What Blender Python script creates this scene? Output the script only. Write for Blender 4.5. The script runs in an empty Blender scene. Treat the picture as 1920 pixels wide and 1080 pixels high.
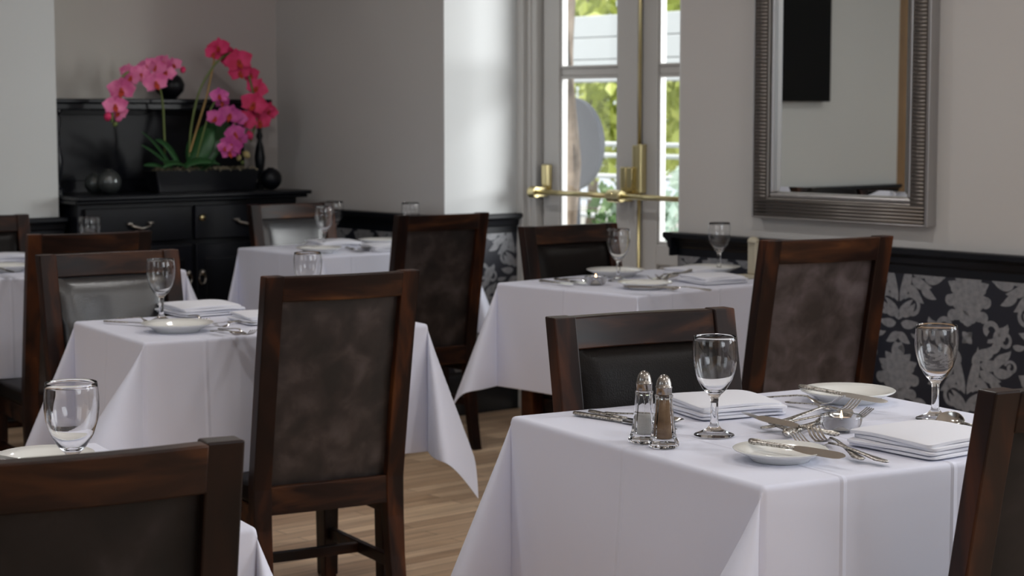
import bpy, bmesh, math, random
import numpy as np
from mathutils import Vector, Matrix, Euler
random.seed(7)
PI = math.pi
C = bpy.context.scene.collection
# ------------------------------------------------------------------ camera, world, light, exposure
F, EYE = 3500.0, 1.30
PITCH = math.atan(330 / 3500)
cd = bpy.data.cameras.new('camera'); cam = bpy.data.objects.new('camera', cd); C.objects.link(cam)
cd.sensor_width = 36; cd.lens = F * 36 / 1920; cd.clip_start = .05; cd.clip_end = 200
cam.location = (0, 0, EYE); cam.rotation_euler = (PI/2 - PITCH, 0, 0)
cd.dof.use_dof = True; cd.dof.focus_distance = 3.05; cd.dof.aperture_fstop = 9.0
bpy.context.scene.camera = cam
vs = bpy.context.scene.view_settings
vs.view_transform = 'Standard'; vs.look = 'None'; vs.gamma = 1; vs.use_curve_mapping = False; vs.exposure = -0.18
cy = bpy.context.scene.cycles
cy.max_bounces = 10; cy.diffuse_bounces = 5; cy.glossy_bounces = 5; cy.transmission_bounces = 10; cy.transparent_max_bounces = 12
cy.sample_clamp_indirect = 4.0; cy.caustics_reflective = False; cy.caustics_refractive = True
wd = bpy.data.worlds.new('world'); bpy.context.scene.world = wd; wd.use_nodes = True
wd.node_tree.nodes['Background'].inputs[0].default_value = (.86, .93, 1.0, 1)
wd.node_tree.nodes['Background'].inputs[1].default_value = 1.5
# the room's own frame: x runs along the wall with the door, y out through it
TH = math.atan2(-.7615, .648)
E1 = Vector((math.cos(TH), math.sin(TH), 0)); NN = Vector((-math.sin(TH), math.cos(TH), 0)); P0 = Vector((-.289, 7.90, 0))
RM = Matrix.Translation(P0) @ Matrix.Rotation(TH, 4, 'Z')
def W(t, s, z=0): return P0 + E1*t + NN*s + Vector((0, 0, z))
def at(px, py, z):          # the point at height z that the photograph shows at this pixel
    a = (px-960)/F; b = -(py-540)/F
    d = Vector((a, math.cos(PITCH)+b*math.sin(PITCH), -math.sin(PITCH)+b*math.cos(PITCH)))
    k = (z-EYE)/d.z
    return Vector((d.x*k, d.y*k, z))
def on_t(px, py, t):        # the point on the plane x = t of the room
    a = (px-960)/F; b = -(py-540)/F
    d = Vector((a, math.cos(PITCH)+b*math.sin(PITCH), -math.sin(PITCH)+b*math.cos(PITCH)))
    k = (P0+E1*t).dot(E1)/Vector((d.x, d.y, 0)).dot(E1)
    return Vector((d.x*k, d.y*k, d.z*k+EYE))
def on_s(px, py, s):
    a = (px-960)/F; b = -(py-540)/F
    d = Vector((a, math.cos(PITCH)+b*math.sin(PITCH), -math.sin(PITCH)+b*math.cos(PITCH)))
    k = (P0+NN*s).dot(NN)/Vector((d.x, d.y, 0)).dot(NN)
    return Vector((d.x*k, d.y*k, d.z*k+EYE))
def area(name, pos, direction, sx, sy, power, col=(1, 1, 1)):
    l = bpy.data.lights.new(name, 'AREA'); l.shape = 'RECTANGLE'; l.size = sx; l.size_y = sy; l.energy = power; l.color = col
    o = bpy.data.objects.new(name, l); C.objects.link(o); o.location = pos
    o.rotation_euler = Vector(direction).to_track_quat('-Z', 'Z').to_euler(); return o
# daylight through the two dining-room windows further along the wall, and through the glazed door
WR = [(4.7, 6.0), (6.3, 8.0)]      # windows along the wall with the door
WL = [(1.6, 3.4), (5.0, 6.8)]                    # unseen windows added in the opposite wall as fill light
for (a_, b_), pw in zip(WR, (34, 58)): area('window_and_fill_daylight', W((a_+b_)/2, .30, 1.70), -NN, b_-a_, 1.5, pw*(b_-a_), (.89, .94, 1.0))
for (a_, b_), pw in zip(WL, (3.5, 1)): area('window_and_fill_daylight', W((a_+b_)/2, -7.45, 1.75), NN, b_-a_, 1.4, pw*(b_-a_), (.84, .92, 1.0))
area('door_daylight', W(3.0, 2.4, 1.95), (-NN*2.1-E1*2.7+Vector((0, 0, -.5))).normalized(), 1.7, 1.9, 270, (.98, 1.0, 1.0))
WF = [(-4.6, -2.0)]                              # unseen window added behind the camera to brighten cloth fronts and chair backs
for a_, b_ in WF: area('window_and_fill_daylight', W(10.1, (a_+b_)/2, 1.75), -E1, b_-a_, 1.4, 42, (.88, .93, 1.0))
LAMPS = [(t_, s_) for t_ in (.9, 2.9, 5.2, 7.6) for s_ in (-3.6, -1.5)]      # ceiling downlights
for t_, s_ in LAMPS:
    o_ = area('downlight', W(t_, s_, 2.72), (0, 0, -1), .16, .16, 9.5, (1.0, .98, .96)); o_.data.shape = 'DISK'
sun = bpy.data.lights.new('sun', 'SUN'); sun.energy = 6.0; sun.angle = .05; sun.color = (1, .96, .86)
so = bpy.data.objects.new('sun', sun); C.objects.link(so)
so.rotation_euler = (E1*.9 + NN*.35 + Vector((0, 0, -1.0))).to_track_quat('-Z', 'Y').to_euler()

# ------------------------------------------------------------------ materials
def nt(name):
    m = bpy.data.materials.new(name); m.use_nodes = True
    t = m.node_tree; return m, t, t.nodes['Principled BSDF']
def simple(name, col, rough=.5, metal=0, spec=None, bump=0, bscale=200, coat=0):
    m, t, b = nt(name)
    b.inputs['Base Color'].default_value = (*col, 1); b.inputs['Roughness'].default_value = rough
    b.inputs['Metallic'].default_value = metal
    if spec is not None: b.inputs['Specular IOR Level'].default_value = spec
    if coat: b.inputs['Coat Weight'].default_value = coat; b.inputs['Coat Roughness'].default_value = .1
    if bump:
        n = t.nodes.new('ShaderNodeTexNoise'); n.inputs['Scale'].default_value = bscale
        tc = t.nodes.new('ShaderNodeTexCoord'); t.links.new(tc.outputs['Object'], n.inputs['Vector'])
        bp = t.nodes.new('ShaderNodeBump'); bp.inputs['Strength'].default_value = bump; bp.inputs['Distance'].default_value = .002
        t.links.new(n.outputs[0], bp.inputs['Height']); t.links.new(bp.outputs[0], b.inputs['Normal'])
    return m
def mottled(name, stops, scale, rough, detail=4, stretch=(1, 1, 1), bump=0, rvar=None, spec=.5, distort=0):
    m, t, b = nt(name)
    tc = t.nodes.new('ShaderNodeTexCoord'); mp = t.nodes.new('ShaderNodeMapping'); mp.inputs['Scale'].default_value = stretch
    oi = t.nodes.new('ShaderNodeObjectInfo')
    mul = t.nodes.new('ShaderNodeMath'); mul.operation = 'MULTIPLY'; mul.inputs[1].default_value = 17
    t.links.new(oi.outputs['Random'], mul.inputs[0])
    cx = t.nodes.new('ShaderNodeCombineXYZ')
    for i in range(3): t.links.new(mul.outputs[0], cx.inputs[i])
    t.links.new(tc.outputs['Object'], mp.inputs['Vector']); t.links.new(cx.outputs[0], mp.inputs['Location'])
    n = t.nodes.new('ShaderNodeTexNoise'); n.inputs['Scale'].default_value = scale; n.inputs['Detail'].default_value = detail
    n.inputs['Distortion'].default_value = distort
    t.links.new(mp.outputs[0], n.inputs['Vector'])
    r = t.nodes.new('ShaderNodeValToRGB'); cr = r.color_ramp
    while len(cr.elements) < len(stops): cr.elements.new(.5)
    for e, (p, c) in zip(cr.elements, stops): e.position = p; e.color = (*c, 1)
    t.links.new(n.outputs[0], r.inputs[0]); t.links.new(r.outputs[0], b.inputs['Base Color'])
    b.inputs['Roughness'].default_value = rough; b.inputs['Specular IOR Level'].default_value = spec
    if rvar:
        mr = t.nodes.new('ShaderNodeMapRange'); mr.inputs['To Min'].default_value = rvar[0]; mr.inputs['To Max'].default_value = rvar[1]
        t.links.new(n.outputs[0], mr.inputs[0]); t.links.new(mr.outputs[0], b.inputs['Roughness'])
    if bump:
        bp = t.nodes.new('ShaderNodeBump'); bp.inputs['Strength'].default_value = bump; bp.inputs['Distance'].default_value = .003
        t.links.new(n.outputs[0], bp.inputs['Height']); t.links.new(bp.outputs[0], b.inputs['Normal'])
    return m
M = {}
M['wall'] = mottled('wall_paint', [(.35, (.52, .505, .495)), (.65, (.565, .555, .54))], .9, .75, 2)
M['wall_light'] = mottled('light_wall_paint', [(.3, (.56, .58, .58)), (.7, (.60, .62, .615))], .8, .7, 2)
M['wall_taupe'] = mottled('taupe_wall_paint', [(.35, (.47, .42, .41)), (.65, (.54, .52, .48))], .9, .75, 2)
M['wall_mid'] = mottled('mid_grey_wall_paint', [(.35, (.24, .24, .25)), (.65, (.30, .30, .31))], .9, .75, 2)
M['ceiling'] = simple('ceiling_paint', (.72, .71, .69), .8)
M['white_wood'] = simple('white_gloss_paint', (.62, .61, .59), .35, bump=.05, bscale=60)
M['black_rail'] = simple('black_gloss_rail', (.005, .006, .009), .32, spec=.35)
M['navy'] = simple('navy_wallpaper', (.012, .014, .024), .5)
M['silver_print'] = mottled('silver_print', [(.3, (.17, .175, .19)), (.7, (.27, .275, .295))], 60, .45, 3)
M['wood'] = mottled('dark_stained_wood', [(.3, (.006, .003, .0025)), (.5, (.016, .006, .0038)), (.64, (.060, .018, .006)), (.82, (.15, .055, .016))],
                    5, .3, 5, (3, 3, .7), .12, (.30, .5), .2, .6)
M['wood_across'] = mottled('dark_stained_wood_across', [(.3, (.006, .003, .0025)), (.5, (.018, .007, .0045)), (.65, (.055, .020, .008)), (.85, (.15, .06, .02))],
                    6, .3, 5, (.7, 3, 4), .12, (.28, .5), .2, .8)
M['leather_back'] = mottled('mottled_leather', [(.35, (.010, .0075, .007)), (.5, (.024, .017, .016)), (.62, (.048, .036, .035)), (.75, (.07, .058, .058))],
                    13, .55, 5, (1, 1, 1), .08, (.62, .45), .5, .3)
M['leather'] = simple('black_brown_leather', (.006, .0045, .004), .32, spec=.12, bump=.25, bscale=380)
M['leather_shine'] = simple('grey_sheen_leather', (.022, .022, .024), .26, spec=.9, bump=.25, bscale=300)  # cushion leather made greyer and glossier, reflected daylight put into the material
M['black_wood'] = mottled('black_painted_wood', [(.4, (.0025, .003, .005)), (.7, (.006, .007, .012))], 6, .38, 3, spec=.3)
M['steel'] = simple('polished_steel', (.62, .60, .57), .16, 1)
M['steel_worn'] = mottled('tarnished_steel', [(.4, (.22, .20, .17)), (.55, (.55, .53, .5))], 220, .3, 3, bump=.3)
M['steel_worn'].node_tree.nodes['Principled BSDF'].inputs['Metallic'].default_value = 1
M['brass'] = simple('polished_brass', (.72, .62, .34), .28, 1)
M['porcelain'] = simple('white_porcelain', (.80, .80, .77), .08, spec=.6)
M['cap_steel'] = simple('dull_cap_steel', (.36, .34, .32), .24, 1)
M['napkin'] = simple('white_napkin_cotton', (.76, .77, .83), .9, bump=.15, bscale=900)
M['salt'] = simple('salt', (.82, .82, .80), .9, bump=.4, bscale=900)
M['pepper'] = mottled('ground_pepper', [(.3, (.20, .12, .065)), (.7, (.36, .23, .13))], 30, .9, 6, (1, 1, 2))
M['wax'] = simple('candle_wax', (.80, .76, .68), .4)
M['tin'] = simple('tealight_tin', (.7, .7, .7), .25, 1)
M['cream'] = simple('cream_painted_wood', (.46, .42, .32), .4)
M['black_panel'] = simple('black_picture', (.002, .002, .002), .6, spec=.15)
M['oak'] = mottled('oak_wood', [(.3, (.22, .13, .06)), (.7, (.34, .21, .10))], 4, .45, 4, (3, 3, .5))
M['trunk'] = mottled('bark', [(.3, (.16, .12, .09)), (.7, (.42, .34, .27))], 9, .9, 5, bump=.8)
M['white_board'] = simple('white_board_paint', (.56, .59, .60), .6)
M['grey_sign'] = simple('grey_sign_paint', (.085, .09, .105), .7)
M['paving'] = simple('terrace_paving', (.45, .44, .42), .9)
M['rust'] = M['oak']
m, t, b = nt('candle_flame')
b.inputs['Base Color'].default_value = (1, .6, .3, 1); b.inputs['Emission Color'].default_value = (1, .60, .28, 1); b.inputs['Emission Strength'].default_value = 14
M['flame'] = m
m, t, b = nt('clear_glass')
b.inputs['Base Color'].default_value = (1, 1, 1, 1); b.inputs['Roughness'].default_value = 0; b.inputs['IOR'].default_value = 1.45
b.inputs['Transmission Weight'].default_value = 1
M['glass'] = m
m, t, b = nt('smoked_glass')
b.inputs['Base Color'].default_value = (.10, .11, .11, 1); b.inputs['Roughness'].default_value = .08; b.inputs['Metallic'].default_value = .6
M['smoke'] = m
m, t, b = nt('window_glass'); t.nodes.remove(b)
tr = t.nodes.new('ShaderNodeBsdfTransparent'); gl = t.nodes.new('ShaderNodeBsdfGlossy'); gl.inputs['Roughness'].default_value = .02
lw = t.nodes.new('ShaderNodeLayerWeight'); lw.inputs[0].default_value = .25; mx = t.nodes.new('ShaderNodeMixShader')
lw.inputs[0].default_value = .12; pm = t.nodes.new('ShaderNodeMath'); pm.operation = 'MULTIPLY_ADD'; pm.inputs[1].default_value = .6; pm.inputs[2].default_value = .03; t.links.new(lw.outputs['Facing'], pm.inputs[0]); t.links.new(pm.outputs[0], mx.inputs[0]); t.links.new(tr.outputs[0], mx.inputs[1]); t.links.new(gl.outputs[0], mx.inputs[2])
t.links.new(mx.outputs[0], t.nodes['Material Output'].inputs[0])
M['pane'] = m
M['mirror'] = simple('mirror_silvering', (.86, .88, .86), .01, 1)
m = simple('silver_frame_leaf', (.30, .28, .26), .38, 1, bump=.3, bscale=120); M['silver_frame'] = m
M['silver_edge'] = simple('silver_frame_edge', (.50, .49, .49), .35, 1)
M['frame_groove'] = simple('silver_frame_groove', (.13, .115, .105), .5, .6)
# linen with pressed creases running through its quarters
m, t, b = nt('white_table_linen')
b.inputs['Base Color'].default_value = (.70, .715, .83, 1); b.inputs['Roughness'].default_value = .85; b.inputs['Sheen Weight'].default_value = .15
uv = t.nodes.new('ShaderNodeTexCoord'); sp = t.nodes.new('ShaderNodeSeparateXYZ'); t.links.new(uv.outputs['UV'], sp.inputs[0])
acc = None
for ax, val in ((0, .5), (0, .34), (1, .5)):
    s1 = t.nodes.new('ShaderNodeMath'); s1.operation = 'SUBTRACT'; s1.inputs[1].default_value = val; t.links.new(sp.outputs[ax], s1.inputs[0])
    s2 = t.nodes.new('ShaderNodeMath'); s2.operation = 'ABSOLUTE'; t.links.new(s1.outputs[0], s2.inputs[0])
    mr = t.nodes.new('ShaderNodeMapRange'); mr.inputs['From Max'].default_value = .005; mr.inputs['To Min'].default_value = 1; mr.inputs['To Max'].default_value = 0
    t.links.new(s2.outputs[0], mr.inputs[0])
    if acc is None: acc = mr.outputs[0]
    else:
        ad = t.nodes.new('ShaderNodeMath'); ad.operation = 'MAXIMUM'; t.links.new(acc, ad.inputs[0]); t.links.new(mr.outputs[0], ad.inputs[1]); acc = ad.outputs[0]
nz = t.nodes.new('ShaderNodeTexNoise'); nz.inputs['Scale'].default_value = 7; nz.inputs['Detail'].default_value = 2; t.links.new(uv.outputs['UV'], nz.inputs['Vector'])
nm = t.nodes.new('ShaderNodeMath'); nm.operation = 'MULTIPLY_ADD'; nm.inputs[1].default_value = 1.5; t.links.new(nz.outputs[0], nm.inputs[0]); t.links.new(acc, nm.inputs[2])
bp = t.nodes.new('ShaderNodeBump'); bp.inputs['Strength'].default_value = .6; bp.inputs['Distance'].default_value = .003
t.links.new(nm.outputs[0], bp.inputs['Height']); t.links.new(bp.outputs[0], b.inputs['Normal'])
M['linen'] = m
# floor boards
m, t, b = nt('laminate_boards')
tc = t.nodes.new('ShaderNodeTexCoord'); mp = t.nodes.new('ShaderNodeMapping'); mp.inputs['Rotation'].default_value = (0, 0, PI/2)
t.links.new(tc.outputs['Object'], mp.inputs[0])
bk = t.nodes.new('ShaderNodeTexBrick'); bk.inputs['Scale'].default_value = 1; bk.inputs['Brick Width'].default_value = .7; bk.inputs['Row Height'].default_value = .062
bk.inputs['Mortar Size'].default_value = .0012; bk.inputs['Color1'].default_value = (.72, .53, .36, 1); bk.inputs['Color2'].default_value = (.46, .31, .20, 1); bk.inputs['Mortar'].default_value = (.08, .05, .03, 1)
t.links.new(mp.outputs[0], bk.inputs[0])
mp2 = t.nodes.new('ShaderNodeMapping'); mp2.inputs['Scale'].default_value = (22, 1.5, 1); t.links.new(tc.outputs['Object'], mp2.inputs[0])
n = t.nodes.new('ShaderNodeTexNoise'); n.inputs['Scale'].default_value = 2; n.inputs['Detail'].default_value = 5; t.links.new(mp2.outputs[0], n.inputs[0])
mc = t.nodes.new('ShaderNodeMix'); mc.data_type = 'RGBA'; mc.blend_type = 'MULTIPLY'; mc.inputs[0].default_value = .7
rr = t.nodes.new('ShaderNodeValToRGB'); rr.color_ramp.elements[0].position = .3; rr.color_ramp.elements[0].color = (.8, .77, .75, 1); rr.color_ramp.elements[1].position = .7; rr.color_ramp.elements[1].color = (1.35, 1.33, 1.28, 1)
t.links.new(n.outputs[0], rr.inputs[0]); t.links.new(bk.outputs[0], mc.inputs[6]); t.links.new(rr.outputs[0], mc.inputs[7]); t.links.new(mc.outputs[2], b.inputs['Base Color'])
b.inputs['Roughness'].default_value = .4
M['floor'] = m
def petal_mat(name, a, bcol):
    return mottled(name, [(.35, a), (.65, bcol)], 25, .6, 2)
M['pink'] = petal_mat('pale_pink_petal', (.66, .10, .30), (.85, .24, .46))
M['hot'] = petal_mat('hot_pink_petal', (.62, .015, .10), (.80, .05, .20))
M['mag'] = petal_mat('magenta_petal', (.50, .05, .28), (.70, .13, .42))
M['lip'] = simple('petal_lip', (.50, .06, .03), .5)
M['stem'] = simple('orchid_stem', (.14, .19, .05), .5)
M['leafg'] = simple('orchid_leaf', (.03, .11, .035), .4)
M['bud'] = simple('orchid_bud', (.55, .45, .2), .5)
M['moss'] = mottled('dried_moss', [(.3, (.12, .10, .05)), (.7, (.4, .35, .25))], 40, .9)
M['cane'] = simple('bamboo_cane', (.38, .24, .08), .6)
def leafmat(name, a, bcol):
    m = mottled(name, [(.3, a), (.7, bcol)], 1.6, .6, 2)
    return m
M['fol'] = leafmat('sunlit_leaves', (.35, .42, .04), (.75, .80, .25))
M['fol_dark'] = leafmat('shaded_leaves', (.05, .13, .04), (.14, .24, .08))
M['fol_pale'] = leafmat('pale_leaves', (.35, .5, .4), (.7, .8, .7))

# ------------------------------------------------------------------ helpers
def link(name, me, mat, parent=None, smooth=False):
    o = bpy.data.objects.new(name, me); C.objects.link(o)
    if mat is not None and not me.materials:
        for mm in (mat if isinstance(mat, (list, tuple)) else [mat]): me.materials.append(mm)
    if parent is not None: o.parent = parent
    if smooth:
        for p in me.polygons: p.use_smooth = True
    return o
def build(name, bm, mat, parent=None, smooth=False, bevel=0, seg=2, auto=None):
    bmesh.ops.recalc_face_normals(bm, faces=bm.faces[:])
    me = bpy.data.meshes.new(name); bm.to_mesh(me); bm.free()
    o = link(name, me, mat, parent, smooth)
    if bevel:
        m = o.modifiers.new('bevel', 'BEVEL'); m.width = bevel; m.segments = seg; m.limit_method = 'ANGLE'; m.angle_limit = math.radians(35)
    if auto:
        for p in me.polygons: p.use_smooth = True
        me.set_sharp_from_angle(angle=math.radians(auto))
    return o
def box(bm, c, s, rot=None, mi=0):
    r = bmesh.ops.create_cube(bm, size=1)
    mt = Matrix.Translation(c) @ (rot.to_matrix().to_4x4() if rot else Matrix()) @ Matrix.Diagonal((*s, 1))
    bmesh.ops.transform(bm, matrix=mt, verts=r['verts'])
    for v in r['verts']:
        for f in v.link_faces: f.material_index = mi
    return r['verts']
def bx(bm, x0, x1, y0, y1, z0, z1, mi=0): return box(bm, ((x0+x1)/2, (y0+y1)/2, (z0+z1)/2), (abs(x1-x0), abs(y1-y0), abs(z1-z0)), None, mi)
def lathe(bm, prof, n=40, mi=0, off=(0, 0, 0), mod=None):
    rings = []
    for r, z in prof:
        if r < 1e-5: rings.append([bm.verts.new((off[0], off[1], z+off[2]))])
        else:
            ring = []
            for i in range(n):
                a = 2*PI*i/n; rr = r*(mod(a, z) if mod else 1)
                ring.append(bm.verts.new((off[0]+rr*math.cos(a), off[1]+rr*math.sin(a), z+off[2])))
            rings.append(ring)
    for a, b2 in zip(rings, rings[1:]):
        for i in range(n):
            j = (i+1) % n
            if len(a) == 1 and len(b2) == 1: continue
            if len(a) == 1: f = bm.faces.new((a[0], b2[i], b2[j]))
            elif len(b2) == 1: f = bm.faces.new((a[i], a[j], b2[0]))
            else: f = bm.faces.new((a[i], a[j], b2[j], b2[i]))
            f.material_index = mi
def loft(bm, secs, closed_caps=True, mi=0):     # secs: lists of points (rings) of equal length
    rings = [[bm.verts.new(p) for p in s] for s in secs]
    n = len(rings[0])
    for a, b2 in zip(rings, rings[1:]):
        for i in range(n):
            j = (i+1) % n
            bm.faces.new((a[i], a[j], b2[j], b2[i])).material_index = mi
    if closed_caps:
        bm.faces.new(rings[0][::-1]).material_index = mi; bm.faces.new(rings[-1]).material_index = mi
def tube(bm, pts, r, n=8, mi=0):
    pts = [Vector(p) for p in pts]; secs = []
    for i, p in enumerate(pts):
        d = (pts[min(i+1, len(pts)-1)] - pts[max(i-1, 0)]).normalized()
        u = d.cross(Vector((0, 0, 1)))
        if u.length < 1e-3: u = Vector((1, 0, 0))
        u.normalize(); v = d.cross(u)
        rr = r[i] if isinstance(r, (list, tuple)) else r
        secs.append([p + (u*math.cos(2*PI*k/n) + v*math.sin(2*PI*k/n))*rr for k in range(n)])
    loft(bm, secs, True, mi)
def tag(o, label, cat, group=None, kind=None):
    o['label'] = label; o['category'] = cat
    if group: o['group'] = group
    if kind: o['kind'] = kind
    return o
def empty(name, loc, rz=0, label='', cat='', group=None):
    o = bpy.data.objects.new(name, None); C.objects.link(o); o.location = loc; o.rotation_euler = (0, 0, rz); o.empty_display_size = .05
    return tag(o, label, cat, group)
def dup(src, loc=None, rot=None, label=None, group=None, scale=None):
    def rec(o, par):
        c = o.copy(); C.objects.link(c)
        if par is not None: c.parent = par
        for ch in [x for x in KIDS.get(o.name, [])]: rec(ch, c)
        return c
    KIDS = {}
    for o in C.objects:
        if o.parent is not None: KIDS.setdefault(o.parent.name, []).append(o)
    c = rec(src, None)
    if loc is not None: c.location = loc
    if rot is not None: c.rotation_euler = rot
    if scale is not None: c.scale = (scale,)*3
    if label: c['label'] = label
    if group: c['group'] = group
    return c
class Proto:            # the first placement moves the original, later ones copy it
    def __init__(s, fn): s.fn = fn; s.o = None
    def put(s, loc, rot, label, group=None, scale=1):
        if s.o is None: s.o = s.fn(); c = s.o; c.location = loc; c.rotation_euler = rot; c.scale = (scale,)*3; c['label'] = label
        else: c = dup(s.o, loc, rot, label, None, scale)
        if group: c['group'] = group
        elif 'group' in c: del c['group']
        return c
def struct(name, bm, mat, parent=None, room=True, **k):
    o = build(name, bm, mat, parent, **k)
    if parent is None:
        o['kind'] = 'structure'
        if room: o.matrix_world = RM
    return o

# ------------------------------------------------------------------ the room
TB = -1.27          # back wall of the alcove
TP = -1.0           # face of the pier
DZ = .862           # top of the dado rail
H = 2.75
D0, D1, DS = 0.0, 1.394, .457     # door recess
bm = bmesh.new(); bx(bm, -2.2, 10, -7.2, .55, -.1, 0); struct('floor', bm, M['floor'])
bm = bmesh.new(); bx(bm, -2.2, 10, -7.2, .55, H, H+.1); struct('ceiling', bm, M['ceiling'])
bm = bmesh.new()
bx(bm, TB, D0, 0, .55, 0, H); bx(bm, D1, WR[0][0], 0, .55, 0, H)
for a_, b_ in WR: bx(bm, a_, b_, 0, .25, 0, .95); bx(bm, a_, b_, 0, .25, 2.45, H)
for a_, b_ in ((WR[0][1], WR[1][0]), (WR[1][1], 10)): bx(bm, a_, b_, 0, .25, 0, H)
bx(bm, D0, D1, .0, .55, 2.45, H)
struct('wall_right', bm, M['wall'])
bm = bmesh.new(); bx(bm, TB-.12, TB, -1.3, .12, 0, H); struct('wall_back', bm, M['wall_taupe'])
bm = bmesh.new(); bx(bm, TB-.12, TP, -4.36, -1.27, 0, H); struct('wall_pier', bm, M['wall_light'])
bm = bmesh.new(); bx(bm, TB-.5, TB-.4, -7.2, -4.36, 0, H); struct('wall_passage', bm, M['wall_taupe'])
bm = bmesh.new()
for a_, b_ in WL: bx(bm, a_, b_, -7.35, -7.2, 0, 1.05); bx(bm, a_, b_, -7.35, -7.2, 2.45, H)
for a_, b_ in ((-2.2, WL[0][0]), (WL[0][1], WL[1][0]), (WL[1][1], 10)): bx(bm, a_, b_, -7.35, -7.2, 0, H)
struct('wall_left', bm, M['wall_mid'])
bm = bmesh.new()
for a_, b_ in WF: bx(bm, 9.9, 10, a_, b_, 0, 1.05); bx(bm, 9.9, 10, a_, b_, 2.45, H)
for a_, b_ in ((-7.2, WF[0][0]), (WF[0][1], 0)): bx(bm, 9.9, 10, a_, b_, 0, H)
struct('wall_front', bm, M['wall_mid'])
# reveal lining of the door recess: light paint
bm = bmesh.new(); bx(bm, D0, D0+.006, -.0, DS+.06, DZ, 2.45); bx(bm, D1-.006, D1, 0, DS+.06, DZ, 2.45)
struct('trim_1', bm, simple('reveal_white_paint', (.66, .675, .675), .6))
# oak opening frame at the far end of the pier (seen in the mirror)
bm = bmesh.new(); bx(bm, TP-.25, TP-.02, -4.50, -4.36, 0, 2.2); bx(bm, TP-.25, TP-.02, -5.6, -4.5, 2.06, 2.2)
struct('trim_2', bm, M['oak'], bevel=.006)
# windows beyond the frame
for i, (a, b2) in enumerate(WR):
    bm = bmesh.new()
    for x0, x1, z0, z1 in ((a, b2, .95, 1.01), (a, b2, 2.39, 2.45), (a, a+.06, .95, 2.45), (b2-.06, b2, .95, 2.45), ((a+b2)/2-.025, (a+b2)/2+.025, .95, 2.45), (a, b2, 1.68, 1.72)):
        bx(bm, x0, x1, .08, .14, z0, z1)
    bx(bm, a-.04, b2+.04, -.06, .1, .92, .955)
    struct('window_%d' % (i+1), bm, M['white_wood'], bevel=.005)

for t_, s_ in LAMPS:
    bm = bmesh.new(); lathe(bm, [(.082, 2.735), (.082, 2.742), (.100, 2.742), (.104, 2.752), (0, 2.752)], 28, off=(t_, s_, 0))
    o = build('ceiling_light', bm, M['white_wood'], auto=40); o.matrix_world = RM
    tag(o, 'round recessed ceiling lamp above the dining room', 'lamp', 'recessed ceiling lamps')
# dado: papered panel with printed damask, moulded rail above, skirting below
def leaf_poly(cx, cy, L, w, ang, curl=0.0, n=9):
    pts = []; pl = []; pr = []
    for i in range(n+1):
        u = i/n; a = ang + curl*u
        x = cx + L*u*math.cos(ang+curl*u*.5); y = cy + L*u*math.sin(ang+curl*u*.5)
        h = w*(math.sin(PI*min(1, u**.75))**.9)*.5 + .0004
        pl.append((x-h*math.sin(a), y+h*math.cos(a))); pr.append((x+h*math.sin(a), y-h*math.cos(a)))
    return pl + pr[::-1]
def scroll(cx, cy, r0, r1, a0, turns, w0, w1, n=22):
    out = []
    for i in range(n+1):
        u = i/n; a = a0 + turns*2*PI*u; r = r0+(r1-r0)*u; w = (w0+(w1-w0)*u)*.5
        out.append(((cx+(r+w)*math.cos(a), cy+(r+w)*math.sin(a)), (cx+(r-w)*math.cos(a), cy+(r-w)*math.sin(a))))
    return out
def damask():
    P, S = [], []            # polygons and scroll strips, half motif (x>=0), mirrored later
    for dx, dy, L, w, a in ((0, .165, .055, .045, 90), (.0, .165, .05, .03, 55), (.012, .150, .05, .032, 25), (.02, .135, .06, .036, 5), (.0, .12, .075, .05, 70),
                            (.03, .112, .05, .030, 40), (.02, .10, .065, .040, -8), (.0, .085, .07, .06, 60), (.01, .075, .065, .045, 20), (.02, .06, .055, .035, -30),
                            (.0, .05, .05, .05, 80), (.0, .03, .05, .04, 40), (.0, .015, .035, .03, 90)):
        P.append(leaf_poly(dx, dy, L, w, math.radians(a), .5))
    S.append(scroll(.068, .098, .018, .004, -2.4, 1.1, .012, .010)); S.append(scroll(.052, .135, .013, .003, -2.2, 1.1, .011, .009))
    S.append(scroll(.058, .045, .017, .005, 2.2, -1.1, .012, .010))
    for k in range(4):       # quatrefoil
        P.append(leaf_poly(0, -.02, .026, .022, PI/4+k*PI/2))
    # lower sprays
    for dx, dy, L, w, a, c in ((.004, -.20, .16, .035, 62, .5), (.02, -.10, .10, .030, 55, -.9), (.04, -.08, .085, .036, 10, .9), (.05, -.10, .09, .036, -12, .8), (.05, -.12, .085, .034, -38, .7),
                               (.04, -.14, .085, .034, -62, .6), (.09, -.06, .07, .03, 35, 1.0), (.10, -.085, .075, .032, 5, .9), (.10, -.115, .075, .032, -22, .8), (.09, -.145, .07, .030, -50, .6),
                               (.0, -.26, .09, .028, 68, -.6), (.01, -.245, .07, .030, 15, .8), (.01, -.27, .07, .030, -15, .7), (.0, -.30, .06, .03, -50, .5),
                               (.11, -.01, .06, .035, 20, 1.0), (.10, -.02, .07, .03, 60, -.8), (.17, -.03, .05, .02, -30, 1.2)):
        P.append(leaf_poly(dx, dy, L, w, math.radians(a), c))
    S.append(scroll(.085, .01, .035, .012, -1.8, .95, .013, .022)); S.append(scroll(.14, -.02, .028, .006, 2.6, -1.2, .010, .014))
    S.append(scroll(.05, -.215, .04, .012, 2.4, -1.0, .012, .016)); S.append(scroll(.165, -.10, .022, .006, 2.9, -1.2, .009, .012))
    return P, S
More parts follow.
